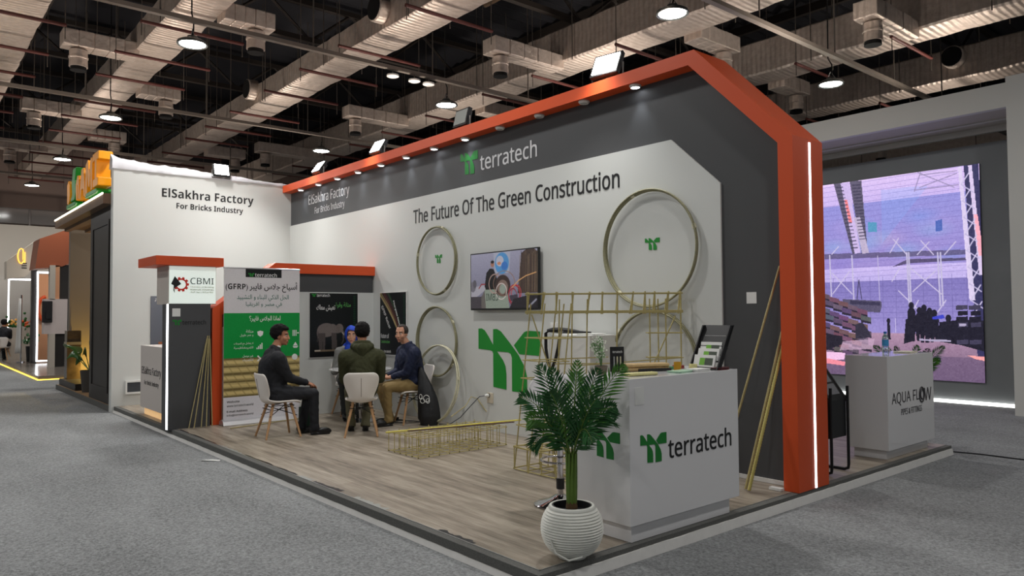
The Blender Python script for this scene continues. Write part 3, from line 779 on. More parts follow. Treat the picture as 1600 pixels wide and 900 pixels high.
logo(py_, (3.236, -3.005, 1.345), YP, ZP, .11, .075, M_GREEND)
lettering(py_, 'terratech', (3.236, -2.885, 1.352), YP, ZP, .30, .062, M_INK, bold=.01)

# ---- small white ElSakhra counter
c2 = thing('reception_counter', 'small white counter with ElSakhra Factory lettering beside the grey sign pylon', 'counter', (1.85, -2.65, 0))
MB().box((1.22, -2.90, .105), (2.55, -2.45, 1.028)).build('body', mat('counter_warm_white', (206, 198, 192), rough=.45), c2, bevel=.005)
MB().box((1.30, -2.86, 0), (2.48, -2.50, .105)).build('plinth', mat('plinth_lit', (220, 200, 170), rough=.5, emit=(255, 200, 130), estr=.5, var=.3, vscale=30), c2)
lettering(c2, 'ElSakhra Factory', (1.30, -2.901, .575), XP, ZP, 1.02, .145, M_INK)
lettering(c2, 'For Bricks Industry', (1.45, -2.901, .435), XP, ZP, .76, .085, M_INK)
# ------------------------------------------------------------------ things on the walls
# posters
def rods_photo(im, x0, x1, y0, y1, n):
    for i in range(n):
        a = y0 + (y1 - y0) * i / n; b = y0 + (y1 - y0) * (i + 1) / n
        for k in range(8):
            t = k / 8; sh = math.sin(PI * (t + .06)) ** .7
            im.vgrad(a + (b - a) * t, a + (b - a) * (t + .13), (70 + 150 * sh, 58 + 140 * sh, 30 + 105 * sh), (70 + 150 * sh, 58 + 140 * sh, 30 + 105 * sh), x0, x1)
        for k in range(9):
            xx = x0 + (x1 - x0) * (k + .5 * (i % 2)) / 9
            im.line((xx, a), (xx + .07, b), .012, (150, 128, 78), .55)

im = Img(120, 142, (16, 19, 20)); im.vgrad(.0, .75, (14, 17, 19), (24, 28, 30)); im.vgrad(.75, 1, (22, 25, 27), (8, 9, 10))
for k in range(14): im.ell(.93, .05 + k * .035, .03, .012, (18, 82, 44), .6)
# elephant standing on a slab
E_ = (116, 107, 103); E2 = (80, 73, 71)
im.poly([(.10, .885), (.62, .885), (.62, .915), (.10, .915)], (120, 104, 84)); im.poly([(.10, .885), (.22, .885), (.22, .905), (.10, .905)], (190, 180, 165))
im.ell(.34, .58, .19, .115, E_); im.ell(.24, .62, .10, .13, E_); im.ell(.47, .58, .10, .10, E_)
for (a, b, c, d) in ((.165, .27, .195, .255), (.26, .32, .265, .31), (.44, .505, .455, .505), (.49, .55, .515, .56)):
    im.poly([(a, .63), (b, .63), (d, .885), (c, .885)], E_ if a in (.185, .43) else E2)
im.ell(.61, .555, .085, .075, E_); im.ell(.575, .565, .045, .075, (112, 102, 98)); im.path([(.66, .58), (.70, .64), (.695, .70)], .035, E_); im.path([(.695, .68), (.69, .75), (.66, .80)], .022, E2)
im.line((.66, .62), (.70, .655), .012, (190, 182, 170)); im.line((.17, .60), (.155, .76), .012, E2); im.noise(2.5)
po = thing('elephant_poster', 'black poster with a grey elephant and white script on the white feature wall', 'poster', (3.2, -.7, 1.3))
MB().box((3.2 - .021, -1.10, .835), (3.2 - .002, -.305, 1.795)).build('panel', M_WHITEP, po)
picture('print', im, (3.1985, -1.095, .84), YP, ZP, .785, .95, po)
XQ = 3.1995
logo(po, (XQ, -1.065, 1.735), YP, ZP, .07, .045, M_GREEN, ext=.002); lettering(po, 'terratech', (XQ, -.985, 1.735), YP, ZP, .21, .045, M_WHITET, ext=.002)
lettering(po, arabic('تعيش معاك'), (XQ, -.99, 1.52), YP, ZP + YP * 0, .30, .10, M_WHITET, ext=.002)
lettering(po, arabic('متانة وقوة'), (XQ, -.68, 1.565), YP, ZP, .25, .09, mat('letter_green', (96, 176, 92), rough=.5), ext=.002)

im = Img(100, 120, (18, 21, 24)); im.vgrad(0, 1, (16, 19, 22), (28, 31, 34))
for k in range(14): im.ell(.93, .05 + k * .035, .03, .012, (18, 82, 44), .6)
for off, cA, cB in ((.0, (176, 158, 112), (120, 104, 66)), (.13, (84, 46, 44), (54, 28, 28)), (.26, (60, 60, 50), (30, 70, 40))):
    pts = [(off + .02, .02 + off * -.2), (.30 + off * .9, .22), (.52 + off * .7, .40), (.72 + off * .32, .60), (.86 + off * .1, .80)]
    im.path(pts, .085 if off < .2 else .05, cA); im.path([(x + .02, y) for x, y in pts], .03, cB)
im.noise(2)
po = thing('slogan_poster', 'black poster with curved tan rods on the main white wall', 'poster', (3.77, -.03, 1.33))
MB().box((3.385, -.034, .845), (4.16, -.0205, 1.81)).build('panel', M_WHITEP, po)
picture('print', im, (3.40, -.0345, .86), XP, ZP, .745, .935, po)
lettering(po, 'Future of', (3.43, -.036, 1.105), XP, ZP, .235, .07, M_WHITET, ext=.002); lettering(po, 'Construction', (3.43, -.036, 1.03), XP, ZP, .26, .045, MATS['letter_green'], ext=.002)
lettering(po, 'terratech', (3.52, -.036, .885), XP, ZP, .2, .045, M_WHITET, ext=.002)
def slant_text(par, s, x, z, ang, w, h):
    u = Vector((math.cos(ang), 0, math.sin(ang))); v = Vector((-math.sin(ang), 0, math.cos(ang)))
    lettering(par, s, (x, -.036, z), u, v, w, h, M_WHITET, ext=.002)
slant_text(po, 'GFRP Rebar', 3.44, 1.58, -.95, .42, .055); slant_text(po, 'Fiberglass Rebar', 3.78, 1.66, -1.12, .42, .04)

# television
im = Img(190, 106, (150, 148, 168)); im.vgrad(0, 1, (164, 162, 184), (120, 118, 138))
im.poly([(.36, .0), (.62, .0), (.60, .38), (.38, .38)], (176, 178, 196)); im.ell(.49, .20, .11, .20, (84, 150, 206)); im.ell(.46, .16, .06, .10, (190, 190, 205)); im.ell(.53, .25, .05, .08, (60, 120, 196)); im.ell(.45, .20, .03, .03, (205, 140, 110))
im.poly([(.78, .05), (.84, .0), (.96, .0), (1, .05), (1, .75), (.72, .75)], (74, 58, 52))
for k in range(26):
    x = .74 + random.random() * .26; im.line((x, .02 + random.random() * .1), (x - .01, .72), .006, random.choice([(48, 36, 34), (104, 84, 70), (138, 116, 92), (30, 24, 24)]))
im.poly([(0, .62), (.24, .56), (.24, .66), (.10, .78), (0, .78)], (176, 172, 182)); im.poly([(.0, .78), (.17, .78), (.17, 1), (0, 1)], (72, 66, 72))
im.poly([(.17, .78), (.27, .56), (.56, .56), (.60, 1), (.17, 1)], (146, 156, 142)); im.poly([(.17, .78), (.22, .67), (.24, 1), (.17, 1)], (106, 100, 96))
im.poly([(.22, .60), (.25, .36), (.30, .28), (.36, .29), (.40, .40), (.44, .60), (.42, .66), (.24, .66)], (24, 22, 26)); im.ell(.345, .20, .028, .062, (170, 120, 100)); im.ell(.345, .165, .028, .03, (36, 30, 30))
im.ell(.03, .60, .05, .10, (120, 116, 126)); im.ell(.06, .55, .03, .08, (96, 92, 100)); im.path([(.13, .63), (.17, .56), (.23, .56)], .012, (150, 50, 56))
im.ring(.38, .56, .09, .17, .012, (180, 150, 140)); im.ell(.50, .60, .12, .20, (60, 44, 42)); im.ell(.50, .63, .085, .14, (132, 110, 100)); im.ell(.50, .66, .05, .09, (150, 160, 148))
im.ring(.48, .70, .08, .14, .01, (220, 205, 200)); im.ring(.52, .56, .16, .22, .009, (150, 116, 100)); im.ring(.67, .76, .08, .16, .011, (176, 40, 52)); im.ring(.70, .74, .07, .14, .009, (196, 60, 70)); im.ring(.65, .80, .06, .14, .008, (150, 30, 44))
im.poly([(.60, .78), (.72, .76), (.72, .86), (.62, .88)], (70, 62, 74)); im.poly([(.66, .84), (1, .75), (1, 1), (.60, 1)], (40, 36, 42)); im.path([(.64, .64), (.74, .52), (.84, .45), (.98, .40)], .010, (226, 170, 112)); im.path([(.86, 1), (.98, .86)], .02, (150, 150, 165))
im.noise(4)
tv = thing('television', 'wall-mounted flat screen showing a man behind a desk with coils', 'television', (6.43, -.06, 1.88))
MB().box((5.79, -.085, 1.513), (7.098, -.05, 2.24)).build('case', M_FLOODB, tv, bevel=.004)
MB().box((6.2, -.05, 1.7), (6.7, -.0205, 2.05)).build('wall_mount', M_FLOODB, tv)
sc_ = picture('screen', im, (5.805, -.0856, 1.535), XP, ZP, 1.278, .69, tv, glow=.62)
mb = MB(); text_into(mb, 'CBMI', (6.36, -.0870, 1.63), -XP, ZP, .24, .09, 0, 0.0005)
mb.build('screen_lettering', mat('screen_ink', (40, 60, 52), rough=.6), tv)

# coils of glass-fibre bar
M_COIL = mat('coil_olive', (140, 137, 108), rough=.5, var=.4, vscale=60)
M_COILC = mat('coil_pale', (200, 196, 168), rough=.45, var=.2, vscale=60)
def coil(name, label, c, r, n, tube, R=None, spread=.012, group='wall coils', pale=False, tape=()):
    t = thing(name, label, 'coil', c, group=group); c = Vector(c)
    mb = MB()
    for k in range(n):
        rr = r + random.uniform(-spread, spread) * .6; oy = (k / max(1, n - 1) - .5) * spread * 2.2
        pts = []
        for i in range(72):
            a = 2 * PI * i / 72
            p = Vector((rr * math.cos(a), oy + .003 * math.sin(3 * a + k), rr * math.sin(a))); pts.append(c + (R @ p if R else p))
        mb.tube(pts, tube, 7, closed=True)
    mb.build('bar_loop', M_COILC if pale else M_COIL, t, smooth=180)
    for a in tape:
        p = Vector((r * math.cos(a), 0, r * math.sin(a))); q = Vector((-math.sin(a), 0, math.cos(a)))
        p2, q2 = (R @ p, R @ q) if R else (p, q)
        MB().tube([c + p2 - q2 * .022, c + p2 + q2 * .022], .021, 9).build('binding_tape', M_COILC, t, smooth=60)
    return t
coil('rod_coil', 'upper small coil hung on the white wall left of the television', (4.965, -.06, 2.205), .466, 3, .0095, tape=(1.2, 2.9, 5.2))
coil('rod_coil', 'lower small coil hung on the white wall below the other small coil', (4.965, -.06, 1.09), .474, 4, .0095, spread=.016, tape=(.6, 3.6, 5.6))
coil('rod_coil', 'largest coil hung high on the white wall at right', (8.70, -.06, 2.11), .578, 4, .0095, spread=.016, tape=(.3, 1.9, 4.0))
coil('rod_coil', 'large coil hung low on the white wall behind the leaning cage', (8.74, -.06, .96), .53, 4, .0095, spread=.016, tape=(1.3, 2.5))
coil('rod_coil', 'pale coil standing on the floor against the wall behind the black bag', (5.09, -.17, .527), .517, 2, .0105, R=rotm(-.16, 0, 0), pale=True, group='floor coil', tape=(.2,))

# socket, plug, cable
so = thing('wall_socket', 'beige double socket low on the white wall right of the leaning coil', 'socket', (6.11, -.03, .41))
MB().box((6.05, -.032, .345), (6.17, -.0205, .475)).build('plate', mat('socket_beige', (206, 196, 176), rough=.5), so, bevel=.004)
MB().lathe([(.026, 0), (.026, -.006)], (6.09, -.033, .44), 16, R=rotm(PI / 2)).build('outlet', M_FLOODB, so)
pc = thing('power_cable', 'thin cable with white plug running from the wall socket to the floor', 'cable', (5.9, -.05, .3))
MB().lathe([(.0, .0), (.022, .002), (.022, .035), (.012, .06)], (6.09, -.039, .44), 14, R=rotm(PI / 2)).build('plug', M_WHITEP, pc, smooth=40)
MB().tube([(6.09, -.098, .44), (6.04, -.14, .43), (5.9, -.18, .30), (5.7, -.19, .14), (5.5, -.22, .03), (5.2, -.25, .008), (4.8, -.3, .008), (4.5, -.45, .008)], .006, 6).build('cable', mat('cable_grey', (70, 74, 84), rough=.5), pc, smooth=60)

# ------------------------------------------------------------------ roll-up banner
bn = thing('roll_up_banner', 'tall roll-up banner with green block and Arabic lettering beside the orange frame', 'banner', (3.33, -1.84, 0))
XB = 3.33
im = Img(107, 208, (222, 218, 220)); 
im.poly([(.27, .0), (.75, .0), (.75, .058), (.27, .058)], (26, 28, 30))
im.poly([(0, .298), (1, .298), (1, .598), (0, .598)], (16, 150, 66)); rods_photo(im, 0, 1, .598, .85, 5)
im.poly([(0, .85), (1, .85), (1, 1), (0, 1)], (222, 220, 226)); im.noise(1.2)
picture('print', im, (XB + .0115, -2.385, .06), YP, ZP, 1.07, 2.05, bn, rough=.35)
MB().box((XB + .0, -2.385, .06), (XB + .011, -1.315, 2.11)).build('sheet', M_WHITEP, bn)
M_ALU = mat('banner_aluminium', (198, 198, 200), rough=.3, metal=.6)
MB().tube([(XB + .005, -2.39, 2.115), (XB + .005, -1.31, 2.115)], .011, 8).build('top_rail', M_ALU, bn)
MB().prism([(-.09, .0), (.10, .0), (.07, .05), (.02, .07), (-.03, .07), (-.08, .045)], (XB, -2.41, .0), XP, ZP, (0, 1.12, 0)).build('base_cassette', M_ALU, bn, bevel=.004)
xq = XB + .012
BT = lambda s, y, z, w, h, m, b=0.0: lettering(bn, s, (xq, y, z), YP, ZP, w, h, m, bold=b, ext=.0015)
logo(bn, (xq, -2.06, 2.0), YP, ZP, .085, .05, M_GREEN, ext=.0015); BT('terratech', -1.965, 2.0, .31, .055, M_WHITET)
BT('(GFRP)', -2.365, 1.80, .30, .10, M_INK, .016); BT(arabic('أسياخ جلاس فايبر'), -2.04, 1.785, .69, .15, M_INK, .012)
M_TEAL = mat('letter_teal', (26, 110, 92), rough=.5)
BT(arabic('الحل الذكي للبناء و التشييد'), -2.21, 1.655, .73, .10, M_TEAL); BT(arabic('في مصر و افريقيا'), -2.09, 1.565, .51, .09, M_TEAL)
BT(arabic('لماذا الجلاس فايبر؟'), -2.04, 1.375, .44, .085, M_WHITET, .01)
for (y, z, a, b) in ((-2.17, 1.20, 'متانة', 'و عمر طويل'), (-2.25, 1.03, 'لا يتفاعل مع الموجات', 'الكهرومغناطيسية'), (-2.13, .86, 'غير موصل', 'للكهرباء')):
    wd = -1.985 - y
    BT(arabic(a), -1.985 - wd * (.55 if len(a) < 8 else 1), z + .03, wd * (.55 if len(a) < 8 else 1), .04, M_WHITET); BT(arabic(b), y, z - .025, wd, .04, M_WHITET)
def icon(y, z, kind):
    mb = MB(); P_ = lambda pts: mb.prism([(y + a * .085, z + b * .085) for a, b in pts], (xq + .0015, 0, 0), YP, ZP, (-.0015, 0, 0))
    if kind == 0: P_([(0, .85), (.5, 1), (1, .85), (.9, .3), (.5, 0), (.1, .3)])
    if kind == 1:
        for k in range(4): P_([(k * .27, 0), (k * .27 + .17, 0), (k * .27 + .17, .25 + k * .25), (k * .27, .25 + k * .25)])
    if kind == 2: P_([(0, .85), (.15, 1), (1, .15), (.85, 0)]); P_([(.0, .15), (.15, 0), (.45, .32), (.32, .45)])
    if kind == 3:
        for k in range(3): P_([(k * .27, 0), (k * .27 + .14, 0), (k * .27 + .14, 1), (k * .27, 1)])
        P_([(.8, .4), (1.1, .4), (1.1, .6), (.8, .6)])
    if kind == 4: P_([(0, .3), (1, .3), (.8, 0), (.2, 0)]); P_([(.1, .4), (.9, .4), (.5, 1)])
    if kind == 5: P_([(.5 + .5 * math.cos(k * PI / 8), .5 + .5 * math.sin(k * PI / 8)) for k in range(16)])
    mb.build('print_icon', M_WHITET, bn)
icon(-1.93, 1.17, 0); icon(-1.94, 1.0, 1); icon(-1.93, .83, 2); icon(-1.42, 1.17, 3); icon(-1.42, 1.0, 4); icon(-1.43, .83, 5)
BT('Website', -2.34, .29, .17, .03, M_INK, .012); BT('www.terratech.world', -2.34, .235, .36, .032, M_INK); BT('E-mail Address', -2.34, .16, .28, .03, M_INK, .012); BT('info@terratech.world', -2.34, .105, .36, .032, M_INK)

# ------------------------------------------------------------------ rods leaning and lying about
M_ROD_Y = mat('rod_yellow', (190, 178, 104), rough=.45, var=.2, vscale=50)
M_ROD_T = mat('rod_tan', (172, 158, 110), rough=.45, var=.25, vscale=60)
M_ROD_D = mat('rod_dark', (84, 58, 58), rough=.5)
def rod(label, a, b, r, m=None, group=None, ribbed=False):
    a = Vector(a); b = Vector(b)
    if ribbed:
        n = int((b - a).length / .012); pts = [a + (b - a) * i / n for i in range(n + 1)]; mb = MB().tube(pts, [r * (1.12 if i % 2 else .9) for i in range(n + 1)], 8)
    else: mb = MB().bar(a, b, r, 8)
    o = mb.build('glass_fibre_rod', m or M_ROD_Y, smooth=60)
    tag(o, label, 'rod', group); return o
for k, (y0, y1) in enumerate(((-2.83, -2.575), (-2.765, -2.565), (-2.675, -2.555), (-2.61, -2.545), (-2.535, -2.535))):
    rod('thin yellow rod leaning on the grey sign pylon, %s from the left at its foot' % ORD[k], (3.36, y0, .006), (3.247, y1, 1.16 + .04 * (k % 2)), .0065, M_ROD_T, 'rods leaning on the pylon')
rod('thin pale rod lying on the floor in front of the roll-up banner', (3.72, -2.42, .008), (3.45, -1.28, .008), .007, M_ROD_T)
rod('thin yellow rod leaning on the grey wall behind the white terratech counter', (9.72, -.42, .01), (10.085, -.008, 1.86), .010, M_ROD_T, 'rods leaning on the right grey wall')
rod('smooth yellow rod leaning beside the orange pillar, left of its ribbed neighbour', (9.962, -.39, .01), (10.15, -.008, 1.50), .012, M_ROD_T, 'rods leaning on the right grey wall')
rod('ribbed yellow rod leaning on the grey wall nearest the orange pillar', (10.015, -.425, .013), (10.155, -.012, 1.38), .014, M_ROD_Y, 'rods leaning on the right grey wall', ribbed=True)

# ------------------------------------------------------------------ lattice cages of rod
M_CAGE = mat('cage_rod', (178, 165, 108), rough=.45, var=.3, vscale=70)
M_TIE = mat('cable_tie_dark', (50, 46, 40), rough=.6)
fc = thing('rod_cage', 'low rectangular rod cage lying on the wooden floor', 'rod cage', (6.75, -1.1, 0), group=None)
fx = [6.47 + .116 * i for i in range(6)]; fy = [-1.70 + .128 * i for i in range(10)]
for nm, z in (('bottom_grid', .012), ('top_grid', .205)):
    mb = MB()
    for x in fx: mb.bar((x, fy[0] - .01, z), (x, fy[-1] + .015, z), .0048, 5)
    for y in (fy if z < .1 else fy[::2] + [fy[-1]]): mb.bar((fx[0] - .01, y, z + .007), (fx[-1] + .01, y, z + .007), .0045, 5)
    mb.build(nm, M_CAGE, fc)
up0 = None; tie0 = None
for i, x in enumerate(fx):
    for j, y in enumerate(fy):
        if 0 < i < 5 and 0 < j < 9 and (i + j) % 2: continue
        if up0 is None:
            up0 = MB().bar((0, 0, .004), (0, 0, .232), .0045, 5).build('upright_bar', M_CAGE, fc, off=(0, 0, 0)); c = up0
        else: c = up0.copy(); COL.objects.link(c); c.parent = fc
        c.location = (x - 6.75, y + 1.1, 0); 
mb = MB()
for x in (fx[0], fx[-1]):
    for y in fy: mb.ell((x, y, .014), .0085, 6, 4)
for y in (fy[0], fy[-1]):
    for x in fx[1:-1]: mb.ell((x, y, .014), .0085, 6, 4)
mb.build('wire_tie', M_TIE, fc)['kind'] = 'stuff'
rod('bright yellow rod lying slantwise across the low cage', (6.63, -1.83, .236), (6.90, -.20, .236), .009, mat('rod_bright_yellow', (216, 204, 92), rough=.4), 'rods on the low cage')
rod('dark brown rod lying slantwise across the low cage', (6.69, -1.60, .234), (6.97, -.36, .234), .007, M_ROD_D, 'rods on the low cage')
tag(MB().tube([(6.1, -.62, .23), (5.85, -.22, .30), (5.76, -.06, .40), (5.85, -.03, .38), (6.03, -.025, .23)], .006, 6).build('bent_rod', M_ROD_T, smooth=60), 'thin bent yellow rod standing up behind the low cage', 'rod')

sc = thing('standing_rod_cage', 'tall open lattice of yellow rods standing behind the palm, two columns and beam', 'rod cage', (8.4, -.9, 0))
def bars(name, segs, r=.007):
    mb = MB()
    for a, b in segs: mb.bar(a, b, r, 6)
    return mb.build(name, M_CAGE, sc, smooth=60)
d = Vector((.644, .765, 0)); nrm = Vector((-.765, .644, 0))
O = Vector((8.24, -1.30, 0))
# left column: uprights lean slightly; feet on the floor grid
def lean(z): return d * (z / 1.5 * .02) + Vector((.11, .09, 0)) * (z / 1.5)
base = [(8.07, -1.29), (8.24, -1.12), (8.30, -1.32), (8.47, -1.15), (8.2, -.98)]
for (x, y) in base:
    p = Vector((x, y, 0)); bars('column_bar', [(p + Vector((0, 0, .004)), p + lean(1.56) + Vector((0, 0, 1.56)))], .0065)
for z in (.22, .42, .62, .86, 1.03, 1.24):
    o = lean(z) + Vector((0, 0, z)); q = [Vector((x, y, 0)) + o for x, y in ((8.045, -1.30), (8.32, -1.345), (8.49, -1.14), (8.19, -.96))]
    bars('column_tie', [(q[0], q[1] + (q[1] - q[0]) * .06), (q[1], q[2] + (q[2] - q[1]) * .06), (q[2], q[3]), (q[3], q[0])], .006)
# beam between the columns
B0 = Vector((8.25, -1.27, 0))
bars('beam_bar', [(B0 + Vector((0, 0, z)) + nrm * k - d * .02, B0 + Vector((0, 0, z)) + nrm * k + d * 1.45) for z in (1.652,) for k in (0, .11)], .0085)
bars('beam_bar', [(B0 + Vector((0, 0, z)) + nrm * k - d * .02, B0 + Vector((0, 0, z)) + nrm * k + d * 1.45) for z in (1.475, 1.487) for k in (0, .11)], .0085)
for k, s in enumerate((0.0, .13, .27, .42, .56, .70, .84, .97, 1.10, 1.19, 1.30, 1.43)):
    p = B0 + d * s; j = .02 if k % 3 == 1 else 0
    bars('stirrup', [(p + Vector((0, 0, 1.46)), p + d * j + Vector((0, 0, 1.67))), (p + nrm * .11 + Vector((0, 0, 1.46)), p + nrm * .11 + d * (j + .02) + Vector((0, 0, 1.67))), (p + Vector((0, 0, 1.655)), p + nrm * .11 + Vector((0, 0, 1.655)))], .0075)
# middle and right column bars
for s, zl in ((.30, .55), (.42, .3), (.56, .2), (.84, .5)):
    p = B0 + d * s; bars('column_bar', [(p - d * .03 + Vector((0, 0, .25)), p + Vector((0, 0, 1.60)))], .0065)
for s, k in ((1.14, 0), (1.24, .11), (1.29, 0), (1.43, .0)):
    p = B0 + d * s + nrm * k; bars('column_bar', [(p + Vector((0, 0, .006)), p + Vector((0, 0, 1.60)))], .0065)
for z in (.45, .8, 1.05, 1.28):
    p = B0 + Vector((0, 0, z)); bars('column_tie', [(p + d * 1.12, p + d * 1.45), (p + d * 1.12 + nrm * .11, p + d * 1.45 + nrm * .11), (p + d * 1.14, p + d * 1.14 + nrm * .11), (p + d * 1.43, p + d * 1.43 + nrm * .11)], .006)
for z in (1.0, 1.245): bars('long_tie', [(B0 + Vector((0, 0, z)) + d * .25, B0 + Vector((0, 0, z)) + d * (.55 if z > 1.1 else .7))], .006)
bars('long_tie', [(Vector((8.2, -1.2, 1.03)), B0 + d * .75 + Vector((0, 0, 1.06))), (B0 + d * .45 + Vector((0, 0, .98)), B0 + d * 1.44 + Vector((0, 0, 1.05)))], .006)
bars('diagonal_bar', [(B0 + d * .04 + Vector((0, 0, 1.46)), B0 + d * .22 + Vector((0, 0, .90)))], .0065)
bars('diagonal_bar', [(B0 + d * 1.38 + Vector((0, 0, 1.44)), B0 + d * 1.14 + Vector((0, 0, .92)))], .0065)
# foundation lattice on the floor
seg = []
for y in (-1.29, -1.13, -.97):
    for z in (.01, .21): seg.append(((8.06, y, z), (9.25, y, z)))
for k in range(7):
    x = 8.07 + k * .19
    for z in (.018, .218): seg.append(((x, -1.30, z), (x, -.96, z)))
    for y in (-1.29, -1.13, -.97): seg.append(((x, y, .004), (x, y, .225)))
bars('foundation_lattice', seg, .006)
# ------------------------------------------------------------------ main counter and what stands on it
M_GLOSSW = mat('gloss_white', (226, 225, 226), rough=0.09, spec=0.5, coat=0.3)
ct = thing('display_counter', 'glossy white counter with green logo and black terratech lettering', 'counter', (10.03, -1.59, 0))
MB().box((9.78, -2.198, .109), (10.288, -.981, 1.047)).build('body', M_GLOSSW, ct, bevel=.003)
MB().box((9.83, -2.196 + .03, 0.0), (10.262, -1.075, .109)).build('plinth', M_GLOSSW, ct)
lettering(ct, 'terratech', (10.2885, -1.812, .492), YP, ZP, .735, .138, M_INK, bold=.009)
logo(ct, (10.2885, -2.098, .487), YP, ZP, .268, .192, M_GREEND)
logo(ct, (9.93, -2.1985, .515), XP, ZP, .275, .185, M_GREEND)
MB().box((10.288, -2.145, .875), (10.2895, -2.055, .99)).build('sticker', M_WHITEP, ct)
TOP = 1.0475
M_TANR = mat('sample_tan', (190, 160, 110), rough=.5, var=.2, vscale=60); M_PALEY = mat('sample_pale_yellow', (206, 200, 140), rough=.5, var=.15, vscale=60)
def sample_bundle(label, c, dirv, n, ln, r, m, tiers=1):
    t = thing('rod_sample_bundle', label, 'rod samples', c); c = Vector(c); d = Vector(dirv).normalized(); s = d.cross(ZP).normalized()
    for k in range(n):
        for q in range(tiers):
            p = c + s * ((k - (n - 1) / 2) * r * 2.05) + ZP * (r + q * r * 2)
            nn = int(ln / .012); MB().tube([p + d * (ln * (i / nn - .5)) for i in range(nn + 1)], [r * (1.08 if i % 2 else .92) for i in range(nn + 1)], 8).build('rod', m, t, smooth=60)
    return t
dv = (.12, .28, 0)
sample_bundle('bundle of thick tan rod samples lying on the counter top', (9.92, -1.60, TOP), dv, 4, .34, .014, M_TANR, 2)
t = sample_bundle('black rod samples lying in front of the tan bundle on the counter', (9.985, -1.575, TOP), dv, 2, .26, .011, M_FLOODB)
sample_bundle('short pale yellow rod samples at the counter corner nearest the palm', (10.16, -1.93, TOP), (.06, .3, 0), 3, .24, .011, M_PALEY)
t = thing('amber_cup', 'small amber tube standing on the counter top', 'cup', (10.06, -1.40, TOP)); MB().lathe([(.024, 0), (.027, .002), (.027, .062), (.022, .062), (.022, .01), (.0, .01)], (10.06, -1.40, TOP), 20, cap=False).build('wall', mat('amber_resin', (190, 140, 36), rough=.3), t, smooth=40)
def roll(label, c, r, h, m, hole=.5):
    t = thing('tape_roll', label, 'roll', c); MB().lathe([(r, 0), (r, h), (r * hole, h), (r * hole, 0), (r, 0)], c, 24, cap=False).build('ring', m, t, smooth=40); return t
roll('pale yellow ring of rod on the counter beside the amber tube', (10.11, -1.28, TOP + .003), .03, .04, M_PALEY); roll('dark red roll at the back of the counter top', (9.93, -1.22, TOP), .045, .022, mat('sample_red', (140, 58, 60), rough=.5))
roll('small green roll on the counter between tan bundle and red roll', (9.95, -1.33, TOP), .03, .018, mat('sample_green', (70, 130, 90), rough=.5))
def sheets(label, c, w, d, h, m, rz=0.0, name='leaflet_stack', n=5):
    t = thing(name, label, 'papers', c, rz); local(t)
    for k in range(n): MB().obox((random.uniform(-.004, .004), random.uniform(-.004, .004), h * (k + .5) / n), (w / 2, d / 2, h / n * .46), rotm(0, 0, random.uniform(-.05, .05))).build('sheet', m, t)
    return t
sheets('stack of white leaflets on the counter edge below the black rack', (10.215, -1.36, TOP), .10, .15, .02, M_WHITEP)
sheets('pale green plate samples lying on the counter front edge', (10.17, -1.50, TOP), .11, .2, .012, mat('sample_mint', (170, 206, 180), rough=.3), .1, 'plate_sample', 3)
sheets('dark red sample strips in front of the black brochure rack', (10.235, -1.13, TOP), .07, .14, .018, mat('sample_maroon', (96, 44, 48), rough=.5), 0, 'sample_strip', 3)
# brochure rack: black tiered stand with four stacks of leaflets
rk = thing('brochure_rack', 'black tiered brochure rack with four stacks of white and green leaflets', 'rack', (10.05, -1.12, TOP))
xA, xB = 10.02, 10.27
for x in (xA, xB - .010): MB().prism([(-1.215, TOP), (-1.165, TOP), (-.985, TOP + .325), (-1.035, TOP + .325)], (x, 0, 0), YP, ZP, (.010, 0, 0)).build('side_panel', M_FLOODB, rk)
MB().prism([(-1.10, TOP + .17), (-1.09, TOP + .17), (-.995, TOP + .325), (-1.005, TOP + .325)], (xA, 0, 0), YP, ZP, (xB - xA, 0, 0)).build('back_panel', M_FLOODB, rk)
MB().box((xA, -1.21, TOP), (xB, -1.165, TOP + .012)).build('base_bar', M_FLOODB, rk)
for k in range(4):
    y = -1.185 + k * .036; z = TOP + .014 + k * .047
    MB().box((xA + .01, y - .012, z - .006), (xB - .012, y + .025, z)).build('shelf', M_FLOODB, rk)
    bt = thing('brochure', 'white and green leaflets in the black rack, %s tier from the bottom' % ORD[k], 'brochure', (10.1, y, z), group='leaflets in the rack')
    R = rotm(-.30, 0, 0); ox = .006 * (k % 2) + .004 * k; c = Vector(((xA + xB) / 2 - .012 + ox, y + .018, z + .046)); fr = R @ Vector((0, -1, 0)); uz = R @ ZP
    MB().obox(c, (.092, .008, .046), R).build('paper', M_WHITEP, bt)
    MB().obox(c + fr * .0088 + XP * -.018 - uz * .005, (.022, .0006, .027), R).build('green_panel', mat('leaflet_green', (116, 178, 60), rough=.5), bt)
    MB().obox(c + fr * .0088 + XP * .040 - uz * .005, (.034, .0006, .027), R).build('dark_panel', mat('leaflet_dark', (70, 80, 68), rough=.5), bt)
# black sample board with the terratech name
sb = thing('sample_board', 'small black terratech sample board standing on the counter behind the white flowers', 'sample board', (9.84, -1.82, TOP))
dY = Vector((.5, .866, 0)); cB = Vector((9.83, -1.80, TOP + .09)); Rb = Matrix((dY, dY.cross(ZP) * -1, ZP)).transposed()
MB().obox(cB, (.052, .006, .09), Rb).build('board', M_FLOODB, sb, bevel=.003)
nB = dY.cross(ZP)
text_into(MB(), 'terratech', cB - dY * .035 + ZP * .045 + nB * .007, dY, ZP, .072, .018, ext=.0005).build('lettering', M_WHITET, sb, fixn=False)
for k in range(3): MB().bar(cB + dY * (-.025 + k * .024) - ZP * .08 + nB * .010, cB + dY * (-.025 + k * .024) + ZP * .02 + nB * .010, .005, 8).build('rod_sample', M_COILC if k else M_ALU, sb)
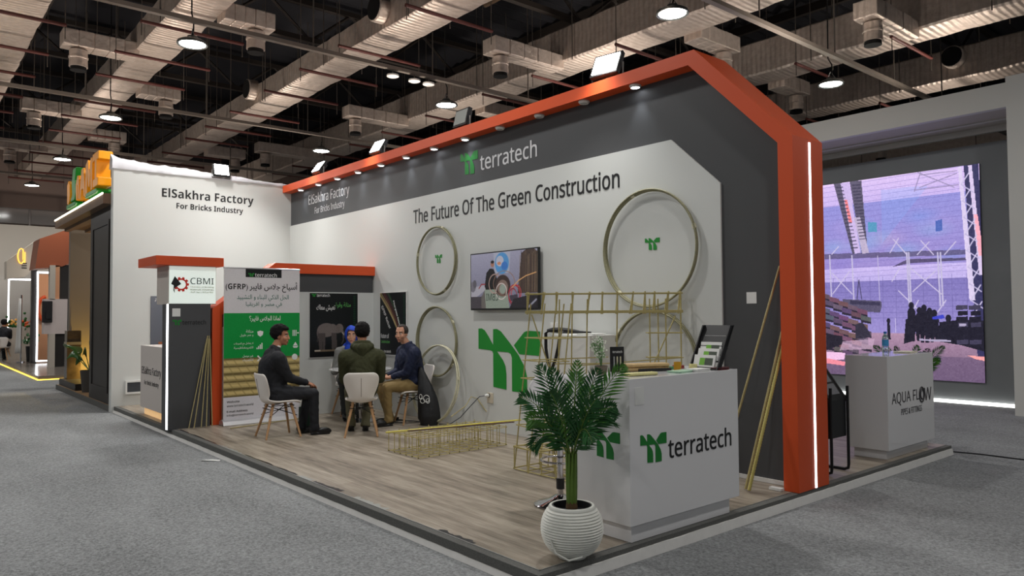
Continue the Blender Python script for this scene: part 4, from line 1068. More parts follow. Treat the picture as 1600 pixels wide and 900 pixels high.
# white flowers in a dark pot
fl = thing('flower_pot', 'small pot of tiny white artificial flowers on the counter', 'plant', (9.90, -2.04, TOP))
MB().lathe([(.0, 0), (.035, 0), (.045, .06), (.040, .06), (.036, .02), (0, .02)], (9.90, -2.04, TOP), 20, cap=False).build('pot', mat('pot_stone', (110, 100, 88), rough=.8, var=.4, vscale=50), fl, smooth=40)
stem = MB(); leaf = MB(); bl = MB()
for k in range(16):
    a = random.uniform(0, 2 * PI); h = random.uniform(.10, .22); sp = random.uniform(.0, .06); p0 = Vector((9.90, -2.04, TOP + .04)); p1 = p0 + Vector((sp * math.cos(a) * .5, sp * math.sin(a) * .5, h * .6)); p2 = p0 + Vector((sp * math.cos(a) - .01, sp * math.sin(a) - .01, h))
    stem.tube([p0, p1, p2], .0016, 5)
    for j in range(16):
        q = p1 + (p2 - p1) * random.random() * 1.1 + Vector([random.gauss(0, .011) for _ in range(3)])
        if j % 2: bl.ell(q, .0055, 6, 4)
        else: leaf.ell(q, (.010, .003, .006), 6, 4, rotm(random.random() * 3, random.random() * 3, random.random() * 3))
stem.build('stem', mat('stem_green', (92, 130, 78), rough=.6), fl); leaf.build('leaf', mat('leaf_pale', (140, 170, 126), rough=.6), fl); bl.build('blossom', mat('blossom_white', (236, 238, 226), rough=.7), fl)

# bar stool behind the counter
M_CHROME = mat('chrome', (200, 200, 204), rough=.08, metal=1.0)
st = thing('bar_stool', 'white bar stool with chrome disc base behind the palm and counter', 'stool', (9.27, -1.84, 0)); sx, sy = 9.27, -1.84
MB().lathe([(.0, 0), (.20, 0), (.205, .008), (.19, .016), (.09, .045), (.04, .075), (.0, .08)], (sx, sy, 0.0), 36, cap=False).build('disc_base', M_CHROME, st, smooth=40)
MB().lathe([(.024, .07), (.024, .42), (.018, .42), (.018, .70)], (sx, sy, 0), 18).build('gas_column', M_CHROME, st, smooth=40)
MB().lathe([(.032, .12), (.032, .20)], (sx, sy, 0), 18).build('collar', M_FLOODB, st, smooth=40)
MB().tube([(sx + .15 * math.cos(a), sy + .15 * math.sin(a), .34) for a in [2 * PI * k / 24 for k in range(24)]], .009, 8, closed=True).build('foot_ring', M_CHROME, st, smooth=60)
mb = MB(); vs = []; N1, N2 = 14, 10
for i in range(N1 + 1):
    v = i / N1
    for j in range(N2 + 1):
        u = j / N2 * 2 - 1
        if v < .5: yy = -.18 + .36 * (v / .5); zz = .70 + .02 * u * u
        else:
            tt = (v - .5) / .5; yy = .18 + .05 * tt; zz = .70 + .28 * tt + .02 * u * u * (1 - tt)
        w = .235 * (1 - .35 * max(0, (v - .8) / .2) ** 2) * (1 - .25 * max(0, (.15 - v) / .15) ** 2)
        yy -= .07 * u * u * max(0, v - .4)
        p = Vector((u * w, yy, zz)); p = rotm(0, 0, .9) @ p; vs.append(p + Vector((sx, sy, 0)))
mb.add(vs, [(i * (N2 + 1) + j, i * (N2 + 1) + j + 1, (i + 1) * (N2 + 1) + j + 1, (i + 1) * (N2 + 1) + j) for i in range(N1) for j in range(N2)])
mb.build('seat_shell', M_GLOSSW, st, smooth=180, solid=.03, sub=1)

# white pedestal by the wall with papers and the black strap case
pd = thing('wall_pedestal', 'white box pedestal against the wall behind the tall rod cage', 'pedestal', (7.95, -.3, 0))
MB().box((7.67, -.46, .06), (8.27, -.06, 1.245)).build('body', M_WHITEP, pd, bevel=.004); MB().box((7.70, -.43, 0), (8.24, -.06, .06)).build('plinth', M_WHITEP, pd)
sheets('loose white papers on the white wall pedestal', (8.12, -.28, 1.2455), .2, .28, .012, M_WHITEP, .3)
bg = thing('strap_case', 'black slim case with a hanging strap lying on the white wall pedestal', 'case', (7.8, -.35, 1.246)); 
MB().tube([(7.66, -.47, 1.285), (7.72, -.44, 1.292), (7.80, -.40, 1.29), (7.90, -.34, 1.28), (7.98, -.30, 1.272), (8.08, -.24, 1.268)], [.022, .036, .04, .032, .018, .010], 12, flat=.75).build('case', M_FLOODB, bg, smooth=60)
st_pts = [(7.70, -.475, 1.285), (7.655, -.49, 1.26), (7.655, -.49, 1.10), (7.68, -.49, .95), (7.72, -.49, .885), (7.76, -.49, .91), (7.80, -.485, 1.0), (7.835, -.48, 1.12), (7.85, -.47, 1.24), (7.84, -.43, 1.285)]
mb = MB(); vs = []
for i, p in enumerate(st_pts): p = Vector(p); vs += [p + Vector((.012, .012, 0)), p - Vector((.012, .012, 0))]
mb.add(vs, [(2 * i, 2 * i + 1, 2 * i + 3, 2 * i + 2) for i in range(len(st_pts) - 1)]); mb.build('strap', M_FLOODB, bg, solid=.003)
sw = thing('wall_switch', 'white double switch plate on the wall left of the white pedestal', 'switch', (7.29, -.02, 1.31)); MB().box((7.23, -.03, 1.265), (7.35, -.0205, 1.36)).build('plate', M_WHITEP, sw, bevel=.003); MB().box((7.25, -.034, 1.285), (7.285, -.03, 1.34)).build('rocker', M_WHITEP, sw); MB().box((7.295, -.034, 1.285), (7.33, -.03, 1.34)).build('rocker', M_WHITEP, sw)
stk = MB().box((9.757, -.003, 1.545), (9.855, -.001, 1.645)); tag(stk.build('sticker', M_WHITEP), 'white square sticker on the dark grey wall at right', 'sticker')

# ------------------------------------------------------------------ palm in a ribbed white pot
PC = Vector((10.2, -2.635, 0))
pp = thing('ribbed_pot', 'round white ribbed plant pot on the platform corner', 'pot', PC)
prof = [(.0, .0), (.085, 0), (.09, .02)]; nr = 17
for i in range(nr * 4 + 1):
    t = i / (nr * 4); z = .03 + .27 * t; r = .098 + (.187 - .098) * math.sin(PI * (t * .80 + .09)) ** .75
    r = .187 * math.sqrt(max(.05, 1 - ((z - .175) / .188) ** 2)) * (1 if z > .06 else 1)
    prof.append((max(.09, r) + .0042 * math.cos(2 * PI * i / 4), z))
prof += [(.135, .312), (.122, .312), (.118, .25), (.0, .25)]
MB().lathe(prof, PC, 64, cap=False).build('bowl', mat('pot_white', (222, 222, 214), rough=.45), pp, smooth=50)
MB().lathe([(.118, .255), (.121, .308), (.112, .312), (.108, .27), (.0, .268)], PC, 40, cap=False).build('inner_pot', M_FLOODB, pp, smooth=40)
MB().tube([PC + Vector((.01, -.1905, .14)), PC + Vector((.05, -.186, .07)), PC + Vector((.12, -.145, .035)), PC + Vector((.16, -.075, .05))], .006, 6).build('swoosh', MATS['pot_white'], pp, smooth=60)
pa = thing('artificial_palm', 'green artificial palm with feathered fronds in the ribbed white pot', 'palm', PC + Vector((0, 0, .27)))
cr = Vector((.644, .765, 0)); ca = Vector((-.765, .644, 0))
M_FROND = mat('frond_green', (36, 88, 40), rough=.36, var=.35, vscale=9, spec=.5); M_FROND2 = mat('frond_light', (74, 124, 46), rough=.38, var=.3, vscale=9); M_STALK = mat('stalk_green', (92, 120, 44), rough=.5, var=.2, vscale=20)
tr = MB()
for k in range(9):
    a = 2 * PI * k / 9; tr.tube([PC + Vector((.018 * math.cos(a), .018 * math.sin(a), .27)), PC + Vector((.024 * math.cos(a), .024 * math.sin(a), .42)), PC + Vector((.03 * math.cos(a + .2), .03 * math.sin(a + .2), .62))], [.013, .012, .007], 8)
tr.build('trunk', M_STALK, pa, smooth=60)
MB().lathe([(.034, .268), (.036, .30), (.03, .335)], PC, 16).build('trunk_sheath', mat('sheath_brown', (92, 70, 44), rough=.9, var=.4, vscale=60), pa)
def frond(tip, mid_up, material, wl, base_z=.60):
    b = PC + Vector((tip.x - PC.x, tip.y - PC.y, 0)) * .06 + ZP * base_z; c = b + (tip - b) * .5 + ZP * mid_up
    N = 24; pts = []
    for i in range(N + 1):
        t = i / N; pts.append(b * (1 - t) ** 2 + c * 2 * t * (1 - t) + tip * t * t)
    mb = MB().tube(pts, [.0055 * (1 - .75 * i / N) for i in range(N + 1)], 6, m=1)
    tw = (ca * -1 + cr * random.uniform(-.45, .45) + ZP * random.uniform(.1, .5)).normalized()
    NL = 22
    for i in range(2, NL + 1):
        t = i / NL; k = min(N - 1, int(t * N)); p = pts[k] + (pts[k + 1] - pts[k]) * (t * N - k)
        d = (pts[k + 1] - pts[k]).normalized(); side = d.cross(tw)
        side = side.normalized() if side.length > .1 else cr.copy()
        nrm_ = side.cross(d).normalized()
        ln = wl * (math.sin(PI * min(1, (t * .86 + .16))) ** .6) * random.uniform(.9, 1.1)
        for s in (-1, 1):
            ang = .95 - .45 * t + random.uniform(-.07, .07); dr = (d * math.cos(ang) + side * s * math.sin(ang) + nrm_ * random.uniform(-.02, .22)).normalized()
            wv = d.cross(dr).cross(dr).normalized() * -1; w = .0078
            q1 = p + dr * ln * .45 - ZP * .004; q2 = p + dr * ln - ZP * ln * .16
            fold = nrm_ * .0025
            mb.add([p, q1 + wv * w + fold, q1 - fold, q1 - wv * w + fold, q2], [(0, 2, 1), (0, 3, 2), (1, 2, 4), (2, 3, 4)], 0)
    mb.build('frond', [material, M_STALK], pa, smooth=180, fixn=False)
FR = [(-.315, .96, .05, .17), (-.187, 1.16, .10, .10), (-.12, 1.155, -.12, .06), (.047, 1.19, .02, .05), (.163, 1.15, -.10, .08), (.345, 1.15, .04, .16), (.255, .92, -.16, .16), (.285, .80, .12, .20),
      (-.25, .66, -.10, .24), (-.275, .84, -.17, .20), (.10, .73, -.28, .24), (.06, 1.10, .25, .1), (-.16, .95, .27, .18), (.2, 1.0, .25, .16), (.14, .98, -.22, .12), (-.14, 1.02, -.2, .12)]
for k, (dx, z, dd, mu) in enumerate(FR):
    frond(PC + cr * dx + ca * dd + ZP * z, mu, M_FROND2 if k in (5, 9, 3) else M_FROND, .15)

# ------------------------------------------------------------------ table, chairs, bag
tb = thing('meeting_table', 'round white table between the four seated people', 'table', (4.20, -.80, 0))
MB().lathe([(.0, .70), (.40, .70), (.425, .706), (.43, .715), (.425, .722), (.0, .724)], (4.20, -.80, 0), 48, cap=False).build('table_top', M_GLOSSW, tb, smooth=40)
MB().lathe([(.03, .02), (.03, .70)], (4.20, -.80, 0), 18).build('column', M_CHROME, tb, smooth=40); MB().lathe([(.0, .0), (.24, .0), (.24, .008), (.05, .03), (.0, .03)], (4.20, -.80, 0), 36, cap=False).build('foot_plate', M_CHROME, tb, smooth=40)
M_SHELL = mat('chair_shell_white', (224, 218, 212), rough=.5, spec=.4); M_BEECH = mat('beech_leg', (178, 138, 98), rough=.5, var=.15, vscale=30, stretch=(8, 8, 1)); M_WIRE = mat('wire_black', (20, 20, 22), rough=.5)
def make_chair():
    t = local(thing('shell_chair', '', 'chair'))
    prof = [(.225, .425), (.215, .45), (.17, .458), (.06, .45), (-.06, .438), (-.14, .438), (-.185, .46), (-.212, .52), (-.228, .60), (-.243, .70), (-.256, .79), (-.262, .83)]
    wid = [.155, .185, .197, .20, .192, .168, .148, .152, .18, .212, .214, .16]
    curl = [0, .0, .012, .022, .03, .045, .05, .04, .03, .02, .012, .006]
    N2 = 12; vs = []
    for (y, z), w, c in zip(prof, wid, curl):
        for j in range(N2 + 1):
            u = j / N2 * 2 - 1; e = u * u
            back = min(1, max(0, (z - .45) / .1)) if y < -.1 else 0
            vs.append((u * w, y + c * 1.6 * e * back + .02 * e * back, (z + c * e * (1 - back)) * .935))
    n = N2 + 1
    MB().add(vs, [(i * n + j, i * n + j + 1, (i + 1) * n + j + 1, (i + 1) * n + j) for i in range(len(prof) - 1) for j in range(N2)]).build('seat_shell', M_SHELL, t, smooth=180, solid=.022, sub=2)
    MB().tube([(0, -.224, .486), (0, -.24, .56), (0, -.255, .655), (0, -.266, .71)], .0035, 6).build('seam', mat('seam_shade', (150, 142, 136), rough=.8), t)
    for sx_ in (-1, 1):
        for y0, y1 in ((.15, .21), (-.12, -.21)):
            MB().tube([(sx_ * .10, y0 * .8, .405), (sx_ * .195, y1, .0)], [.019, .012], 12).build('leg', M_BEECH, t, smooth=60)
    for (a, b) in (((-.145, .165, .34), (.145, .165, .34)), ((-.145, -.14, .34), (.145, -.14, .34)), ((-.16, .175, .26), (.13, -.13, .375)), ((.16, .175, .26), (-.13, -.13, .375)), ((-.16, -.155, .26), (.13, .15, .375)), ((.16, -.155, .26), (-.13, .15, .375)), ((-.13, .15, .385), (-.13, -.12, .385)), ((.13, .15, .385), (.13, -.12, .385))):
        MB().bar(a, b, .005, 6).build('wire_strut', M_WIRE, t)
    return t
def face(x, y, tx, ty): return math.atan2(ty - y, tx - x) - PI / 2
CH = [((4.695, -2.19), face(4.73, -2.14, 4.80, -.95), 'white shell chair under the man in the dark suit'), ((5.28, -1.38), face(5.28, -1.38, 4.2, -.78), 'white shell chair with its back to us under the man in the green hoodie'),
      ((4.86, -.36), face(4.84, -.33, 4.68, -1.0), 'white shell chair under the man in the navy shirt'), ((3.50, -.61), face(3.52, -.67, 4.3, -.80), 'white shell chair under the woman in the blue headscarf')]
ch0 = make_chair(); ch0.location = (CH[0][0][0], CH[0][0][1], 0); ch0.rotation_euler = (0, 0, CH[0][1]); ch0['label'] = CH[0][2]; ch0['group'] = 'shell chairs around the table'
for p, a, lab in CH[1:]: dup(ch0, (p[0], p[1], 0), a, lab)
# soft black bag leaning beside the navy-shirted man
bgx = thing('black_bag', 'tall soft black bag with white loop print leaning beside the navy-shirted man', 'bag', (5.10, -.33, 0))
N = 18; vs = []; K = 24
for i in range(N + 1):
    t = i / N; z = .005 + .80 * t; w = .145 * (1 - .08 * abs(t - .3)) * (math.sin(PI * min(1, (t * .52 + .46)))) ** .8 + .006; w *= (1 if t > .06 else .82); dq = w * .62
    for j in range(K):
        a = 2 * PI * j / K; rr = 1 + .05 * math.sin(3 * a + 5 * t) + .025 * math.sin(7 * a - 9 * t)
        q = Vector((w * rr * math.cos(a), dq * rr * math.sin(a), z)); q.x -= .13 * t * t; q.y += .10 * t * t
        vs.append(rotm(0, 0, .87) @ Vector((q.x, q.y, 0)) + Vector((5.19, -.33, z * .95)))
fs = [(i * K + j, i * K + (j + 1) % K, (i + 1) * K + (j + 1) % K, (i + 1) * K + j) for i in range(N) for j in range(K)] + [tuple(range(K - 1, -1, -1)), tuple(N * K + j for j in range(K))]
M_BAG = mat('bag_black', (24, 25, 28), rough=.55, bump=.4, bscale=14)
MB().add(vs, fs).build('sack', M_BAG, bgx, smooth=60)
fwd = Vector((.765, -.644, 0)); bc = Vector((5.19, -.33, .34)) + fwd * .105 - cr * .055
for (ox, oz, rx, rz_) in ((.03, .02, .04, .045), (-.02, -.01, .03, .03), (.05, -.01, .022, .03), (-.045, .045, .018, .03)):
    MB().tube([bc + cr * (ox + rx * math.cos(a)) + ZP * (oz + rz_ * math.sin(a)) - fwd * (.014 * abs(math.cos(a)) ) for a in [2 * PI * k / 20 for k in range(20)]], .004, 5, closed=True).build('loop_print', M_WHITET, bgx)
gb = thing('green_bag', 'dark green paper bag standing under the suited man\'s chair', 'bag', (4.53, -1.72, 0)); local(gb)
MB().prism([(-.12, 0), (.12, 0), (.115, .30), (-.115, .30)], (0, -.05, 0), XP, ZP, (0, .10, 0)).build('body', mat('bag_green', (20, 58, 40), rough=.5), gb); gb.rotation_euler = (0, 0, .5)
for s in (-.05, .05): MB().tube([(-.05, s, .295), (-.045, s, .345), (.045, s, .345), (.05, s, .295)], .004, 6).build('handle', M_WHITEP, gb)
ex = thing('power_strip', 'dark power strip with cables on the floor under the table', 'power strip', (4.42, -.42, 0)); MB().box((4.32, -.47, .0), (4.55, -.40, .045)).build('housing', M_FLOODB, ex, bevel=.006)
MB().tube([(4.55, -.43, .02), (4.7, -.38, .01), (4.85, -.5, .008), (4.6, -.6, .008)], .006, 6).build('lead', M_FLOODB, ex)
lt = thing('litter_paper', 'scrap of white paper on the grey carpet near the platform edge', 'litter', (5.17, -3.14, CARPET)); MB().add([(5.09, -3.21, CARPET + .004), (5.13, -3.23, CARPET + .012), (5.27, -3.08, CARPET + .004), (5.24, -3.06, CARPET + .010), (5.18, -3.13, CARPET + .016)], [(0, 1, 4), (4, 1, 2), (4, 2, 3), (0, 4, 3)]).build('scrap', M_WHITEP, lt, solid=.002)
# ------------------------------------------------------------------ people
M_SKIN_A = mat('skin_tan', (176, 122, 94), rough=.5, spec=.35); M_SKIN_B = mat('skin_light', (198, 148, 122), rough=.5, spec=.35)
M_LIP = mat('lip', (146, 88, 76), rough=.45); M_BROW = mat('brow', (40, 30, 26), rough=.8); M_EYEW = mat('eye_white', (225, 222, 218), rough=.2); M_IRIS = mat('eye_iris', (36, 24, 18), rough=.2)
M_HAIR = mat('hair_black', (20, 18, 18), rough=.8, spec=.2, var=.3, vscale=60)
M_HAIR_G = mat('hair_short_grey', (58, 50, 46), rough=.7, var=.4, vscale=90)

def blend(mb, name, mats, parent, voxel=.01, smooth=4, paint=None, tweak=None):
    """fuse overlapping shapes into one continuous skin"""
    me = bpy.data.meshes.new('tmp'); me.from_pydata(mb.v, [], mb.f)
    o = bpy.data.objects.new('tmp', me); COL.objects.link(o)
    r = o.modifiers.new('r', 'REMESH'); r.mode = 'VOXEL'; r.voxel_size = voxel
    s = o.modifiers.new('s', 'SMOOTH'); s.factor = .5; s.iterations = smooth
    dg = bpy.context.evaluated_depsgraph_get(); dg.update()
    m2 = bpy.data.meshes.new_from_object(o.evaluated_get(dg)); m2.name = name
    bpy.data.objects.remove(o); bpy.data.meshes.remove(me)
    if tweak: tweak(m2)
    mats = mats if isinstance(mats, (list, tuple)) else [mats]
    m2.materials.clear()
    for m in mats: m2.materials.append(m)
    if paint:
        idx = np.zeros(len(m2.polygons), np.int32); c = np.empty(len(m2.polygons) * 3); m2.polygons.foreach_get('center', c)
        paint(c.reshape(-1, 3), idx); m2.polygons.foreach_set('material_index', idx)
    m2.polygons.foreach_set('use_smooth', [True] * len(m2.polygons)); m2.update()
    ob = bpy.data.objects.new(name, m2); COL.objects.link(ob); ob.parent = parent; OFF[ob.name] = Vector((0, 0, 0))
    return ob

def ik(a, b, la, lb, pole):
    a, b, pole = Vector(a), Vector(b), Vector(pole)
    d = b - a; L_ = min(d.length, (la + lb) * .999); u = d.normalized()
    x = (la * la - lb * lb + L_ * L_) / (2 * L_); h = math.sqrt(max(0, la * la - x * x))
    w = (pole - u * pole.dot(u)).normalized()
    return a + u * x + w * h, a + u * L_

def hand(mb, wrist, dirv, palm_n, side, curl):
    """palm with five bent fingers; side = +1 when the thumb lies towards +(dir x palm_n)"""
    d = Vector(dirv).normalized(); n = (Vector(palm_n) - d * Vector(palm_n).dot(d)).normalized(); t = d.cross(n) * side
    w = Vector(wrist)
    R = Matrix((t, d, n)).transposed()
    mb.cap(w - d * .02, w + d * .02, .024, .027, 10)
    mb.ell(w + d * .062, (.041, .052, .017), 14, 8, R)
    for k, (off, ln, r) in enumerate(((.030, .070, .0088), (.010, .078, .0092), (-.010, .073, .0088), (-.029, .058, .0078))):
        b = w + d * (.098 - abs(off - .006) * .25) + t * off
        a1 = curl * (.55 + .08 * k); a2 = curl * 1.5 + .1 * k; a3 = curl * 2.1
        p = [b - d * .02]; q = b
        for L_, a in ((ln * .45, a1), (ln * .32, a2), (ln * .25, a3)):
            q = q + (d * math.cos(a) + n * math.sin(a)) * L_; p.append(q)
        mb.tube([p[0], b] + p[1:], [r * 1.1, r * 1.1, r * 1.02, r * .95, r * .8], 8); mb.ell(p[-1], r * .85, 8, 6)
    tb_ = w + d * .028 + t * .030
    p1 = tb_ + (t * .72 + d * .62 + n * .25 * curl).normalized() * .034; p2 = p1 + (t * .25 + d * .9 + n * .5 * curl).normalized() * .032
    mb.tube([tb_ - t * .012, tb_, p1, p2], [.013, .0125, .0105, .0085], 8); mb.ell(p2, .0088, 8, 6)

def seated(name_label, loc, rz, seat=.44, lean=.06, neck=(0, .02), head_yaw=0, head_pitch=0, hands=None, feet=None, skin=None, top=None, trousers=None, shoes=None, hair=None, hair_kind='short', build_=1.0,
           top_kind='shirt', hand_n=((0, 0, -1), (0, 0, -1)), hand_d=None, curl=.55, cuff=None, elbow_out=.35, mouth_open=0.0):
    t = local(thing('person', name_label, 'person', (loc[0], loc[1], 0), rz, None))
    hipz = seat + .10; H = Vector((0, 0, hipz)); B = build_
    up = Vector((0, math.sin(lean), math.cos(lean))); fw = Vector((0, math.cos(lean), -math.sin(lean)))
    chest = H + up * .34; shl = H + up * .485; nk = H + up * .565 + fw * .01
    hc = nk + Vector((neck[0], neck[1] + .035, .135))         # centre of the head
    RH = rotm(0, 0, head_yaw) @ rotm(head_pitch, 0, 0)
    hp = lambda x, y, z: hc + RH @ Vector((x, y, z))
    S = [shl - up * (.075 if top_kind == 'hoodie' else .045) + Vector((sx * .178 * B, 0, 0)) for sx in (-1, 1)]
    if hands is None: hands = [(-.10, .40, hipz + .07), (.10, .40, hipz + .07)]
    if feet is None: feet = [(-.11, .50, .0), (.11, .50, .0)]
    arms = []
    for k, sx in enumerate((-1, 1)):
        e, w = ik(S[k], hands[k], .285, .255, (sx * elbow_out, -.55, -.65)); arms.append((S[k], e, w))
    legs = []
    for k, sx in enumerate((-1, 1)):
        hj = H + Vector((sx * .092, .02, -.005)); an = Vector(feet[k]) + Vector((0, 0, .085))
        kn, an = ik(hj, an, .435, .425, (sx * .12, .6, 1.0)); legs.append((hj, kn, an))
    # ---- body, one continuous surface
    mb = MB()
    mb.ell(hp(0, -.014, .036), (.074, .094, .082), 20, 14, RH); mb.ell(hp(0, .016, -.028), (.062, .076, .082), 18, 12, RH); mb.ell(hp(0, .030, -.072), (.047, .052, .040), 16, 10, RH); mb.ell(hp(0, .066, -.098), (.022, .018, .016), 12, 8, RH)
    mb.cap(hp(0, .086, .012), hp(0, .100, -.030), .0085, .0125); mb.cap(hp(-.012, .092, -.034), hp(.012, .092, -.034), .0090)
    mb.cap(hp(-.036, .072, .028), hp(.036, .072, .028), .014); mb.cap(hp(-.018, .083, -.064), hp(.018, .083, -.064), .0085); mb.cap(hp(-.015, .082, -.076 - mouth_open), hp(.015, .082, -.076 - mouth_open), .0085)
    for sx in (-1, 1):
        mb.ell(hp(sx * .040, .058, -.030), (.024, .024, .026), 12, 8, RH); mb.ell(hp(sx * .076, -.008, -.008), (.010, .020, .032), 12, 8, RH @ rotm(0, 0, sx * -.35))
    mb.cap(nk + Vector((0, -.012, -.03)), hc + Vector((0, -.022, -.065)), .058 * (.94 + .06 * B), .052)
    mb.ell(H, (.15 * B, .115, .11)); mb.cap(H + up * .08, chest, .112 * B, .12 * B); mb.ell(chest + up * .02, (.15 * B, .105 * B, .16)); mb.cap(S[0], S[1], .055)
    for k, sx in enumerate((-1, 1)):
        s, e, w = arms[k]; mb.cap(s, e, .050 * B, .038); mb.cap(e, w, .038, .025)
        hd = Vector(hand_d[k]) if hand_d else (w - e)
        hand(mb, w, hd, hand_n[k], -sx if Vector(hand_n[k]).z < 0 else sx, curl)
        hj, kn, an = legs[k]; mb.cap(hj, kn, .072, .05); mb.cap(kn, an, .048, .034); mb.cap(an, an + Vector((0, .06, -.05)), .022)
    Ri = RH.transposed()
    def paint(c, idx):
        q = (c - np.array(hc)) @ np.array(Ri).T
        lip = (np.abs(q[:, 0]) < .021) & (q[:, 1] > .07) & (np.abs(q[:, 2] + .070 + mouth_open / 2) < .0075 + mouth_open * .5); idx[lip] = 1
        br = (np.abs(np.abs(q[:, 0]) - .033) < .020) & (q[:, 1] > .055) & (np.abs(q[:, 2] - .030 + .12 * np.abs(np.abs(q[:, 0]) - .03)) < .0055); idx[br] = 2
        if hair_kind == 'balding':
            sc_ = (q[:, 2] > -.0) & (q[:, 1] < .03) & (q[:, 2] < .085); idx[sc_ & (q[:, 2] + .6 * q[:, 1] * 0 < .08)] = 3
            st_ = (q[:, 1] > .035) & (q[:, 2] < -.045) & (q[:, 2] > -.12) & (idx == 0); idx[st_] = 4
    body = blend(mb, 'body', [skin, M_LIP, M_BROW, M_HAIR_G, mat('skin_stubble', (176, 130, 108), rough=.6)], t, .0062, 3, paint)
    for sx in (-1, 1):
        e = MB().ell((0, 0, 0), .0112, 14, 10); b_ = MB(); b_.add([tuple(hp(sx * .031, .0705, .006) + RH @ Vector(p)) for p in e.v], e.f)
        i_ = MB().ell(hp(sx * .031, .0818, .006), (.0055, .0020, .0055), 10, 8, RH)
        k0 = len(b_.f); b_.add(i_.v, i_.f, 1); b_.build('eye', [M_EYEW, M_IRIS], body, smooth=180)
    # ---- clothing
    mb = MB(); g = .018 if top_kind != 'hoodie' else .030
    mb.ell(H + up * .05 + fw * .005, (.172 * B + g * .3, .135 * B + g * .3, .12)); mb.cap(H + up * .09, chest + up * .0, .128 * B + g * .4, .132 * B + g * .5)
    mb.ell(chest + up * .03, (.172 * B + g * .5, .122 * B + g * .6, .165)); mb.cap(S[0], S[1], .066 + g * .6); mb.cap(shl - up * .02 + fw * -.03, shl - up * .16 - fw * .03, .10, .11)
    mb.cap(S[0] * .45 + nk * .55 - up * .01, S[1] * .45 + nk * .55 - up * .01, .045 + g * .3)
    for k in range(2): mb.cap(nk - up * .03, S[k] + up * .005, .058 + g * .3, .058 + g * .4)
    for k in range(2):
        s, e, w = arms[k]; u = (w - e).normalized()
        mb.cap(s, e, .060 * B + g, .047 + g * .7); mb.cap(e, w - u * (.012 if top_kind != 'rolled' else .07), .047 + g * .7, .031 + g * .5)
        mb.tube([w - u * (.05 if top_kind != 'rolled' else .10), w - u * (.012 if top_kind != 'rolled' else .07)], .034 + g * .6, 12)
    if top_kind == 'suit':
        for k in range(2):
            hj, kn, an = legs[k]; mb.cap(H + Vector(((-1, 1)[k] * .10, -.03, .03)), hj + (kn - hj) * .32 + Vector((0, 0, .012)), .10, .088)
        mb.cap(H + up * .12 - fw * .045, chest - fw * .035, .15, .15); mb.ell(H + Vector((0, .02, -.02)), (.205, .16, .115)); mb.ell(H + Vector((.0, .12, .015)), (.185, .16, .085))
        mb.cap(nk + Vector((-.05, -.03, .0)), nk + Vector((.05, -.03, .0)), .034)
    if top_kind == 'hoodie':
        pts = [nk + Vector((.085 * math.cos(a), -.015 + .080 * math.sin(a), .018 - .012 * math.sin(a))) for a in [2 * PI * k / 18 for k in range(18)]]
        hd = MB().tube(pts, .030, 12, closed=True)
        hd.cap(nk + Vector((-.10, -.045, -.02)), nk + Vector((0, -.165, -.035)), .048, .05); hd.cap(nk + Vector((.10, -.045, -.02)), nk + Vector((0, -.165, -.035)), .048, .05)
        hd.cap(nk + Vector((0, -.16, -.03)), nk + Vector((0, -.165, -.135)), .06, .026); hd.cap(nk + Vector((-.07, -.12, -.03)), nk + Vector((0, -.165, -.12)), .045, .03); hd.cap(nk + Vector((.07, -.12, -.03)), nk + Vector((0, -.165, -.12)), .045, .03)
        blend(hd, 'hood', top, t, .007, 3)
        mb.ell(H + Vector((0, -.02, .0)), (.19, .155, .10))
    if top_kind in ('shirt', 'rolled', 'blazer'):
        pts = [nk + Vector((.060 * math.cos(a), -.008 + .060 * math.sin(a), .004 - .016 * math.sin(a))) for a in [2 * PI * k / 18 for k in range(18)]]
        mb.tube(pts, .016, 8, closed=True)
    if top_kind == 'blazer':
        for k in range(2): mb.cap(H + Vector(((-1, 1)[k] * .10, -.02, .02)), legs[k][0] + (legs[k][1] - legs[k][0]) * .25, .10, .09)
    def rumple(me):
        co = np.empty(len(me.vertices) * 3); no = np.empty(len(me.vertices) * 3); me.vertices.foreach_get('co', co); me.vertices.foreach_get('normal', no)
        c = co.reshape(-1, 3); n = no.reshape(-1, 3); a = .0032 if top_kind != 'suit' else .0022
        w_ = np.sin(c[:, 2] * 62 + 9 * np.sin(c[:, 0] * 17 + c[:, 1] * 11)) * .6 + np.sin(c[:, 0] * 48 + c[:, 1] * 57 + 5 * np.sin(c[:, 2] * 23)) * .5
        me.vertices.foreach_set('co', (c + n * (a * w_)[:, None]).ravel())
    blend(mb, {'suit': 'jacket', 'hoodie': 'hoodie', 'blazer': 'blazer'}.get(top_kind, 'shirt'), top, t, .0105, 5, None, rumple)
    if cuff:
        for k in range(2):
            s, e, w = arms[k]; u = (w - e).normalized(); MB().tube([w - u * .02, w + u * .006], [.034, .033], 14).build('shirt_cuff', cuff, t, smooth=60)
        MB().tube([nk + Vector((.062 * math.cos(a), -.006 + .062 * math.sin(a), .020 - .020 * math.sin(a))) for a in [PI * .12 + PI * .76 * k / 14 for k in range(15)]], .011, 8).build('shirt_collar', cuff, t, smooth=180)
    mb = MB(); mb.ell(H + Vector((0, -.01, -.01)), (.168 * B, .13, .105))
    for k in range(2):
        hj, kn, an = legs[k]; mb.cap(hj, hj + (kn - hj) * .55, .094, .082); mb.cap(hj + (kn - hj) * .5, kn, .083, .066); mb.cap(kn, an, .066, .052); mb.tube([an + (kn - an) * .15, an + (an - kn) * .09], [.054, .062], 14)
    blend(mb, 'trousers', trousers, t, .0105, 5, None, rumple)
